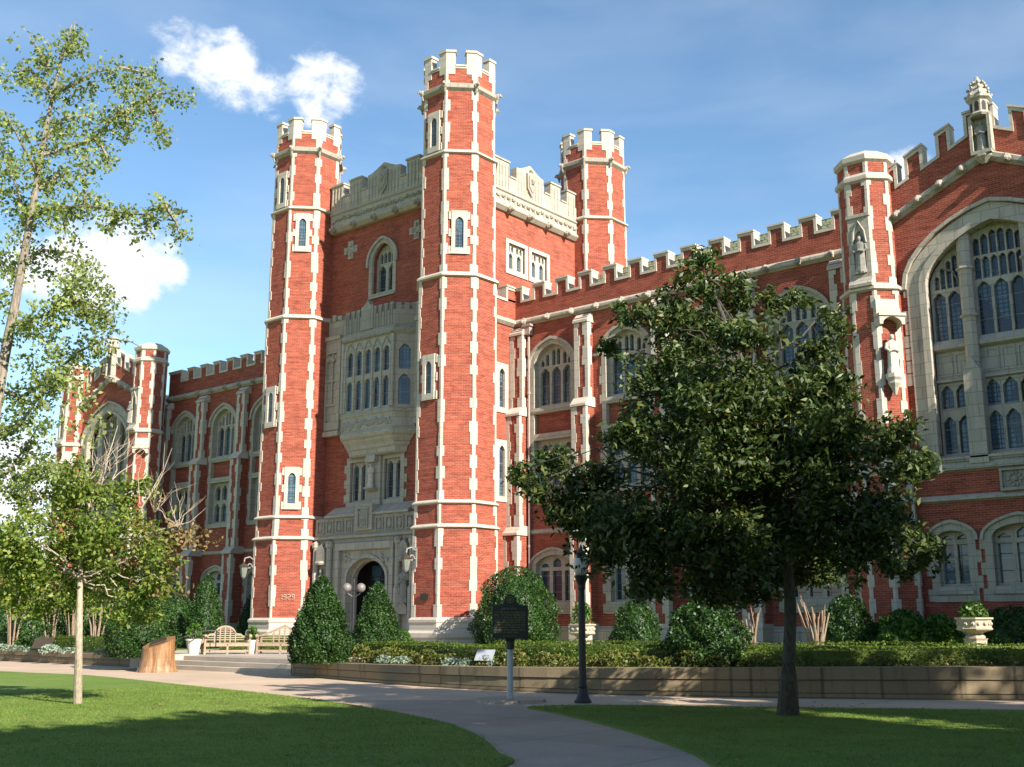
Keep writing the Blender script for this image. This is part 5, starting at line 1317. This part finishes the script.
for i in range(9): textline(1.835 - i*.052, -.335, .315 - (.12 if i == 8 else 0), .03)
textline(1.345, -.16, .16, .022)
b.build('lettering', GOLD, pl)
# two globe lamp between the holly cones
c = gp(353, 46, .45); rz = facing(c); r2 = Vector((math.cos(rz), math.sin(rz), 0)); t = thing('twin_globe_lamp', c, 'lamp with two pale globes between the clipped holly cones', 'street lamp')
b = MB(); b.octa(c.x, c.y, [(.15, .45), (.12, .7), (.06, .8), (.055, 2.9), (.08, 2.95), (.05, 3.0), (.04, 3.3), (.01, 3.42)], seg=10)
b.tube([c + r2*-.29 + Vector((0, 0, 2.5)), c + r2*-.24 + Vector((0, 0, 2.35)), c + Vector((0, 0, 2.2)), c + r2*.24 + Vector((0, 0, 2.35)), c + r2*.29 + Vector((0, 0, 2.5))], .035, 7); b.build('post', IRON, t)
for s_ in (-1, 1):
    b = MB(); p = c + r2*.29*s_; b.lathe(p.x, p.y, [(.08, 2.92), (.1, 2.97), (.07, 3.0)], 10); b.blob((p.x, p.y, 3.05), .19, seg=16, rg=10); g = b.build('globe', GLOBEG, t, smooth=True)
# wall lanterns on the two front towers
for x, l in ((-34.95, 'cast wall lantern on a scroll bracket on the tallest front tower'), (-46.45, 'cast wall lantern on a scroll bracket on the left front tower')):
    y = 37.15 - 1.93; t = thing('wall_lantern', (x, y, 3.6), l, 'wall lamp', 'wall lanterns on the towers'); b = MB()
    b.fbox(front(x, y), -.06, .06, 4.0, 4.85, 0, .05)
    pts = [(x, y - .02, 4.35)] + [(x, y - .28 + .16*math.cos(a)*(1 - a/9), 4.38 + .17*math.sin(a)*(1 - a/9)) for a in [i*.5 for i in range(12)]]
    b.tube(pts, .03, 6); b.tube([(x, y - .02, 4.72), (x, y - .3, 4.86), (x, y - .58, 4.78), (x, y - .62, 4.6)], .035, 6); b.build('bracket', BRACK, t)
    b = MB(); b.octa(x, y - .62, [(.05, 3.78), (.11, 3.86), (.19, 4.32), (.19, 4.34)], seg=8); b.build('lamp_glass', LGLASS, t)
    b = MB(); b.octa(x, y - .62, [(.23, 4.34), (.23, 4.38), (.15, 4.47), (.05, 4.54), (.03, 4.62)], seg=8); b.build('lamp_cap', BRONZE, t)
b = MB(); F = front(-34.38, 37.15 - 1.93); b.plate(F, [(-.25, 2.6), (.25, 2.6), (.25, 2.86), (-.25, 2.86)], [], 0, .04)
for i in range(3): b.fbox(F, -.19, .19, 2.66 + i*.06, 2.675 + i*.06, .03, .046)
o = b.build('wall_plaque', BRONZE, loc=(-34.38, 37.15 - 1.93, 2.6)); setp(o, 'small dark bronze plaque fixed to the tallest front tower beside the holly', 'plaque')
# carved numerals on the left tower
F = Fr((-45.8 + 1.93*.7071, 37.15 - 1.93*.7071), (.7071, .7071), (.7071, -.7071))
b = MB()
def seg7(u, z, w_, h_, on):
    S_ = {'a': (0, h_, w_, h_), 'g': (0, h_/2, w_, h_/2), 'd': (0, 0, w_, 0), 'f': (0, h_/2, 0, h_), 'b': (w_, h_/2, w_, h_), 'e': (0, 0, 0, h_/2), 'c': (w_, 0, w_, h_/2)}
    for q in on:
        x0, z0, x1, z1 = S_[q]; b.fbox(F, u + min(x0, x1) - .012, u + max(x0, x1) + .012, z + min(z0, z1) - .012, z + max(z0, z1) + .012, .0, .035)
for i, on in enumerate(('bc', 'abcdfg', 'abged', 'abcdfg')): seg7(-.36 + i*.2, 2.75, .11, .22, on)
o = b.build('date_numerals', STONEQ, loc=(-44.43, 35.78, 2.75)); setp(o, 'small pale carved date numerals on the left front tower above its plinth', 'numerals')

def statue(p, h, rz, label, mat=STAT):
    b = MB(); s_ = h/1.75; ca, sa = math.cos(rz), math.sin(rz)
    def T(x, y, z): return (p[0] + (x*ca - y*sa)*s_, p[1] + (x*sa + y*ca)*s_, p[2] + z*s_)
    rings = []
    for z, wx, wy, oy in ((0, .27, .2, 0), (.08, .28, .21, 0), (.3, .24, .18, .0), (.8, .22, .16, 0), (1.0, .21, .15, 0), (1.2, .24, .15, 0), (1.38, .25, .13, 0), (1.46, .17, .10, 0), (1.5, .07, .07, -.01), (1.54, .065, .07, -.015), (1.58, .085, .10, -.02), (1.66, .095, .11, -.02), (1.74, .08, .09, -.01), (1.775, .03, .035, 0)):
        rings.append([T(wx*math.cos(2*math.pi*i/14)*(1 + (.07 if z < 1.1 and i % 2 else 0)), oy + wy*math.sin(2*math.pi*i/14)*(1 + (.09 if z < 1.1 and i % 2 else 0)), z) for i in range(14)])
    b.loft(rings)
    for sx in (-1, 1): b.tube([T(sx*.24, 0, 1.37), T(sx*.29, -.02, 1.12), T(sx*.2, -.16, .98), T(sx*.03, -.2, 1.05)], [.075*s_, .07*s_, .06*s_, .05*s_], 8)
    b.blob(T(0, -.2, 1.06), (.06*s_, .05*s_, .08*s_), seg=7); b.fbox(Fr((p[0], p[1]), (ca, sa), (sa, -ca)), -.2*s_, .2*s_, p[2] - .02, p[2] + .05*s_, -.18*s_, .2*s_)
    b.blob(T(0, -.115, 1.64), (.02*s_, .03*s_, .03*s_), seg=6, rg=4)
    o = b.build('statue', mat, loc=p); return setp(o, label, 'statue')
tx, ty = -14.84, 38.32; k = .7071
statue((tx + 1.21*k, ty - 1.21*k, 10.1), 1.4, R(45), 'pale robed stone statue on a corbel under a canopy on the right hall turret')
statue((tx, ty - 1.0, 13.88), 1.4, 0, 'grey stone statue in the upper pointed niche of the right hall turret', STATD)
statue((-10.55, 38.3 - .2, 17.63), 1.12, 0, 'grey stone statue inside the pinnacle at the top of the right gable', STATD)
statue((-40.18, 37.6 - .38, 8.13), 1.15, 0, 'slim stone statue between the paired windows above the entrance', STAT)
statue((-43.1, 36.95 - .16, 2.5), 1.7, 0, 'weathered stone statue in the niche left of the entrance arch', STATD)
statue((-37.27, 36.95 - .16, 2.5), 1.7, 0, 'weathered stone statue in the niche right of the entrance arch', STATD)
statue((-62.6, 38.32 - 1.0, 13.88), 1.4, 0, 'small distant stone statue in the niche of the far left hall turret', STATD)

# benches, pots, stump and rails on the steps
def bench(px, D, rz, label, L=1.75, tri=False):
    c = gp(px, D, .45); t = thing('garden_bench', c, label, 'bench', 'teak garden benches at the top of the steps'); t.rotation_euler = (0, 0, 0)
    ca, sa = math.cos(rz), math.sin(rz); F = Fr((c.x, c.y), (ca, sa), (sa, -ca)); z = .45; h = L/2
    def bx(name, L_):
        b = MB()
        for (u0, u1, z0, z1, n0, n1) in L_: b.fbox(F, u0, u1, z + z0, z + z1, n0, n1)
        return b.build(name, TEAK, t)
    bx('seat', [(-h + .03, h - .03, .40, .43, .0 + i*.085, .065 + i*.085) for i in range(6)] + [(-h + .06, h - .06, .30, .395, .46, .5), (-h + .06, h - .06, .32, .395, 0, .03)])
    for s_ in (-1, 1):
        u = s_*(h - .035); bx('leg', [(u - .035, u + .035, 0, .66, .44, .51)]); bx('leg', [(u - .035, u + .035, 0, .72, -.06, .0)])
        b = MB(); b.fbox(F, u - .045, u + .045, z + .66, z + .7, -.02, .5); b.tube([F.p(u - .05, z + .67, .53), F.p(u + .05, z + .67, .53)], .07, 10); b.build('armrest', TEAK, t)
    bx('leg', [(-.035, .035, 0, .40, .44, .5)]); bx('stretcher', [(-h + .07, h - .07, .1, .16, .46, .49), (-h + .07, h - .07, .1, .16, -.05, -.02)])
    def top(u):
        a = abs(u)/h
        if tri: return .72 + .38*max(0, 1 - a/.95)
        return .78 + (.29*math.sqrt(max(0, 1 - (a/.45)**2)) if a < .45 else .0) - .1*max(0, (a - .45)/.55)**2 - (.05 if a > .72 else 0)
    b = MB(); n = 28; us = [-h + .03 + (2*h - .06)*i/n for i in range(n + 1)]
    b.plate(F, [(u, z + top(u) - .075) for u in us] + [(u, z + top(u)) for u in us[::-1]], [], -.06, 0, back=True)
    for zz in (.52, .60, .68, .76, .84, .92):
        lim = max([abs(u) for u in us if top(u) > zz + .06] or [0])
        if lim > .1: b.fbox(F, -lim, lim, z + zz, z + zz + .035, -.045, -.012)
    for u in (-h*.45, -h*.22, 0, h*.22, h*.45): b.fbox(F, u - .022, u + .022, z + .44, z + top(u) - .02, -.05, -.005)
    b.build('backrest', TEAK, t)
bench(226, 42.6, facing(gp(226, 42.6)) + R(12), 'pale teak garden bench with arched back between the two white pots')
bench(285, 43.2, facing(gp(285, 43.2)) - R(16), 'pale teak garden bench partly hidden by the large holly cone', 1.9, True)
def pot(px, D, r, h, label, ph):
    c = gp(px, D, .45); t = thing('white_pot', c, label, 'planter', 'white pots beside the benches'); b = MB()
    b.lathe(c.x, c.y, [(r*.62, .45), (r*.97, .45 + h*.9), (r*1.06, .45 + h*.9), (r*1.06, .45 + h), (r*.9, .45 + h), (r*.88, .45 + h*.93)], 20); b.build('pot', WHITE, t)
    p = thing('potted_plant', c + Vector((0, 0, h)), 'bright green bushy plant growing in ' + label, 'plant', 'plants in the white pots')
    n = 420; P = clump_plant(LIME, r*1.15, ph, n, .1)*np.array([1, 1, 1]) + np.array([c.x, c.y, .45 + h]); leaf_mesh('foliage', P, .11, .06, LIME, p, up=.5)
    b = MB()
    for i in range(5): a = i*1.26; b.tube([(c.x, c.y, .45 + h*.9), (c.x + r*.5*math.cos(a), c.y + r*.5*math.sin(a), .45 + h + ph*.8)], [.012, .005], 5)
    b.build('stems', BARKP, p)
pot(195, 41.8, .29, .58, 'the white pot left of the arched bench', .55)
pot(253, 43.0, .24, .52, 'the white pot between the two benches', .5)
def urn(px, D, zb, r, label, ph):
    c = gp(px, D, 0); t = thing('stone_urn', (c.x, c.y, .45), label, 'urn', 'stone urns behind the hedge'); b = MB()
    b.octa(c.x, c.y, [(r*.7, .4), (r*.7, .5), (r*.62, .55), (r*.62, zb - .06), (r*.7, zb)]); b.build('pedestal', URNM, t)
    b = MB(); b.octa(c.x, c.y, [(r*.55, zb + .003), (r*.55, zb + .06), (r*.4, zb + .12), (r*.5, zb + .17), (r*.96, zb + .24), (r, zb + .28), (r*.93, zb + .31), (r*.93, zb + .52), (r*1.05, zb + .55), (r*1.05, zb + .6), (r*.85, zb + .6), (r*.8, zb + .5)])
    for i in range(8):
        a = R(45*i); n = (math.cos(a), math.sin(a)); F_ = Fr((c.x + n[0]*r*.93, c.y + n[1]*r*.93), (-n[1], n[0]), n)
        for j in range(2): b.blob(F_.p(-.1 + j*.2, zb + .42, .0), (.06, .06, .06), seg=6, rg=4)
    b.build('bowl', URNM, t)
    p = thing('potted_plant', (c.x, c.y, zb + .55), 'bushy green plant growing in ' + label, 'plant', 'plants in the stone urns')
    P = clump_plant(LIME, r*.95, ph, 520, .1) + np.array([c.x, c.y, zb + .52]); leaf_mesh('foliage', P, .12, .07, LIME, p, up=.5)
    b = MB()
    for i in range(5): a = i*1.26; b.tube([(c.x, c.y, zb + .5), (c.x + r*.4*math.cos(a), c.y + r*.4*math.sin(a), zb + .5 + ph*.8)], [.012, .005], 5)
    b.build('stems', BARKP, p)
urn(582, 40.5, .98, .46, 'the octagonal stone urn behind the lamp post', .85)
urn(974, 32.6, 1.18, .47, 'the octagonal stone urn at the far right behind the hedge', .55)
# stump with a bronze plate
c = Vector((-33.95, 21.95, 0)); t = thing('tree_stump_podium', c, 'varnished tree stump with a slanted top and dark plate beside the steps', 'stump'); b = MB()
rz = facing(c); n = 40; rings = []
for z, r in ((-.02, .62), (.05, .585), (.2, .535), (.45, .50), (.8, .485), (1.0, .48)):
    ring_ = []
    for i in range(n):
        a = 2*math.pi*i/n; fl = 1 + (.10 + .08*max(0, 1 - z*2.2))*(abs(math.sin(a*3.5 + .6))**.6 - .6) + .025*math.sin(a*11)
        x, y = r*fl*math.cos(a)*1.05, r*fl*math.sin(a)*.9; zz = z
        if z > .9: zz = .98 + .17*x/.5 + .12*y/.5
        elif z > .7: zz = z*(.92 + .2*x)
        ring_.append((c.x + x*math.cos(rz) - y*math.sin(rz), c.y + x*math.sin(rz) + y*math.cos(rz), zz))
    rings.append(ring_)
b.loft(rings); b.build('stump', STUMP, t)
b = MB(); q = []
for dz in (.03, .06):
    for x, y in ((-.27, -.24), (.24, -.24), (.24, .2), (-.27, .2)): q.append((c.x + x*math.cos(rz) - y*math.sin(rz), c.y + x*math.sin(rz) + y*math.cos(rz), .98 + .34*x + .24*y + dz))
b.add(q, [(0, 1, 2, 3)[::-1], (4, 5, 6, 7), (0, 1, 5, 4), (1, 2, 6, 5), (2, 3, 7, 6), (3, 0, 4, 7)]); b.build('bronze_plate', BRONZE, t)
c = Vector((-37.4, 23.2, 0)); b = MB(); F = Fr((c.x, c.y), (math.cos(facing(c)), math.sin(facing(c))), (math.sin(facing(c)), -math.cos(facing(c))))
b.fbox(F, -.14, .2, -.02, .5, -.3, .12); b.fbox(F, -.1, .16, .5, .62, -.26, .08); setp(b.build('wall_end_block', WHITE, loc=c, bevel=.03), 'white block at the end of the low wall behind the stump', 'block')
def rail(pts, label):
    t = thing('handrail', pts[0], label, 'handrail', 'thin metal handrails on the steps'); b = MB(); b.tube(pts, .022, 7); b.build('rail', IRON, t)
    for q in (pts[1], pts[-2]): b = MB(); b.tube([(q[0], q[1], max(0, .15*round((q[1] - 23.4)/.42))), q], .02, 7); b.build('post', IRON, t)
rail([(-36.3, 23.3, .78), (-36.1, 23.55, .9), (-35.85, 25.0, 1.32), (-35.7, 25.5, 1.34), (-35.65, 25.6, 1.2)], 'thin dark handrail on the left side of the steps behind the stump')
rail([(-28.75, 23.25, .75), (-28.75, 23.45, .86), (-28.7, 24.95, 1.3), (-28.7, 25.3, 1.3)], 'thin dark handrail on the right side of the steps by the holly cone')
def stake(px, D, z, w_, h_, mat, label):
    c = gp(px, D, z); rz = facing(c) - R(22); t = thing('plant_label', c, label, 'sign'); ca, sa = math.cos(rz), math.sin(rz); b = MB(); q = []
    for dz in (0, .02):
        for x, y in ((-w_/2, -h_/2), (w_/2, -h_/2), (w_/2, h_/2), (-w_/2, h_/2)): q.append((c.x + x*ca - y*.7*sa, c.y + x*sa + y*.7*ca, z + .3 + y*.75 + dz))
    b.add(q, [(3, 2, 1, 0), (4, 5, 6, 7), (0, 1, 5, 4), (1, 2, 6, 5), (2, 3, 7, 6), (3, 0, 4, 7)]); b.build('panel', mat, t)
    b = MB(); b.tube([(c.x, c.y, z - .15), (c.x, c.y, z + .28)], .02, 6); b.build('stake', GALV, t)
stake(485, 29.0, .5, .5, .34, GALV, 'small white slanted information panel in the bed left of the marker sign')
stake(45, 46, .5, .8, .55, BRONZE, 'small dark slanted panel on the low wall at the far left')

# blades of turf that stand up along the near lawns
def turf(poly_ok, n, x0, x1, y0, y1, name):
    x = npr.uniform(x0, x1, n); y = npr.uniform(y0, y1, n); k = np.array([poly_ok(a, c_) for a, c_ in zip(x, y)]); x, y = x[k], y[k]; m = len(x); x += npr.normal(0, .03, m); y += npr.normal(0, .03, m)
    h = npr.uniform(.012, .032, m); a = npr.uniform(0, 6.28, m); w_ = .006
    V = np.empty((m, 3, 3)); V[:, 0] = np.stack([x - w_*np.cos(a), y - w_*np.sin(a), np.full(m, .028)], 1); V[:, 1] = np.stack([x + w_*np.cos(a), y + w_*np.sin(a), np.full(m, .028)], 1)
    V[:, 2] = np.stack([x + npr.normal(0, .02, m), y + npr.normal(0, .02, m), .03 + h], 1)
    me = bpy.data.meshes.new(name); me.vertices.add(3*m); me.vertices.foreach_set('co', V.reshape(-1)); me.loops.add(3*m); me.loops.foreach_set('vertex_index', np.arange(3*m, dtype=np.int32))
    me.polygons.add(m); me.polygons.foreach_set('loop_start', np.arange(0, 3*m, 3, dtype=np.int32)); me.polygons.foreach_set('loop_total', np.full(m, 3, dtype=np.int32)); me.materials.append(TURF); me.update(calc_edges=True); me.validate()
    o = bpy.data.objects.new(name, me); COL.objects.link(o); o['kind'] = 'stuff'; o['label'] = 'short mown grass blades on the lawns'; o['category'] = 'grass'
TURF = m_leaf('turf_blade', (.105, .18, .028), (.145, .215, .038), (.22, .25, .065), .3, .6, .2)
def inside(poly):
    xs = np.array(poly)
    def f(x, y):
        r_ = False; j = len(poly) - 1
        for i in range(len(poly)):
            xi, yi = poly[i]; xj, yj = poly[j]
            if (yi > y) != (yj > y) and x < (xj - xi)*(y - yi)/(yj - yi) + xi: r_ = not r_
            j = i
        return r_
    return f
inL = inside(LL + [(-30, -30), (-130, -30)]); inR = inside(LR + [(40, 35), (40, -8)])
def vis(x, y):
    d = -math.sin(YAW)*x + math.cos(YAW)*y; r_ = math.cos(YAW)*x + math.sin(YAW)*y
    return d > 7 and abs(r_) < d*.52 and (inL(x, y) or inR(x, y))
turf(vis, 260000, -26, -2, 5, 22, 'grass')

# a thin scatter of dropped leaves
FL = np.stack([npr.uniform(-27, -4, 900), npr.uniform(8, 23, 900), np.full(900, .05)], 1)
k_ = np.array([vis(a, c_) or (Vector((a + 9.5, c_ - 19)).length < 4) for a, c_ in FL[:, :2]])
o = leaf_mesh('fallen_leaves', FL[k_], .07, .045, BRWN, None, up=4.0, kind='stuff', loc=(-15, 14, 0)); o['label'] = 'scattered brown fallen leaves lying on the lawns'; o['category'] = 'leaves'
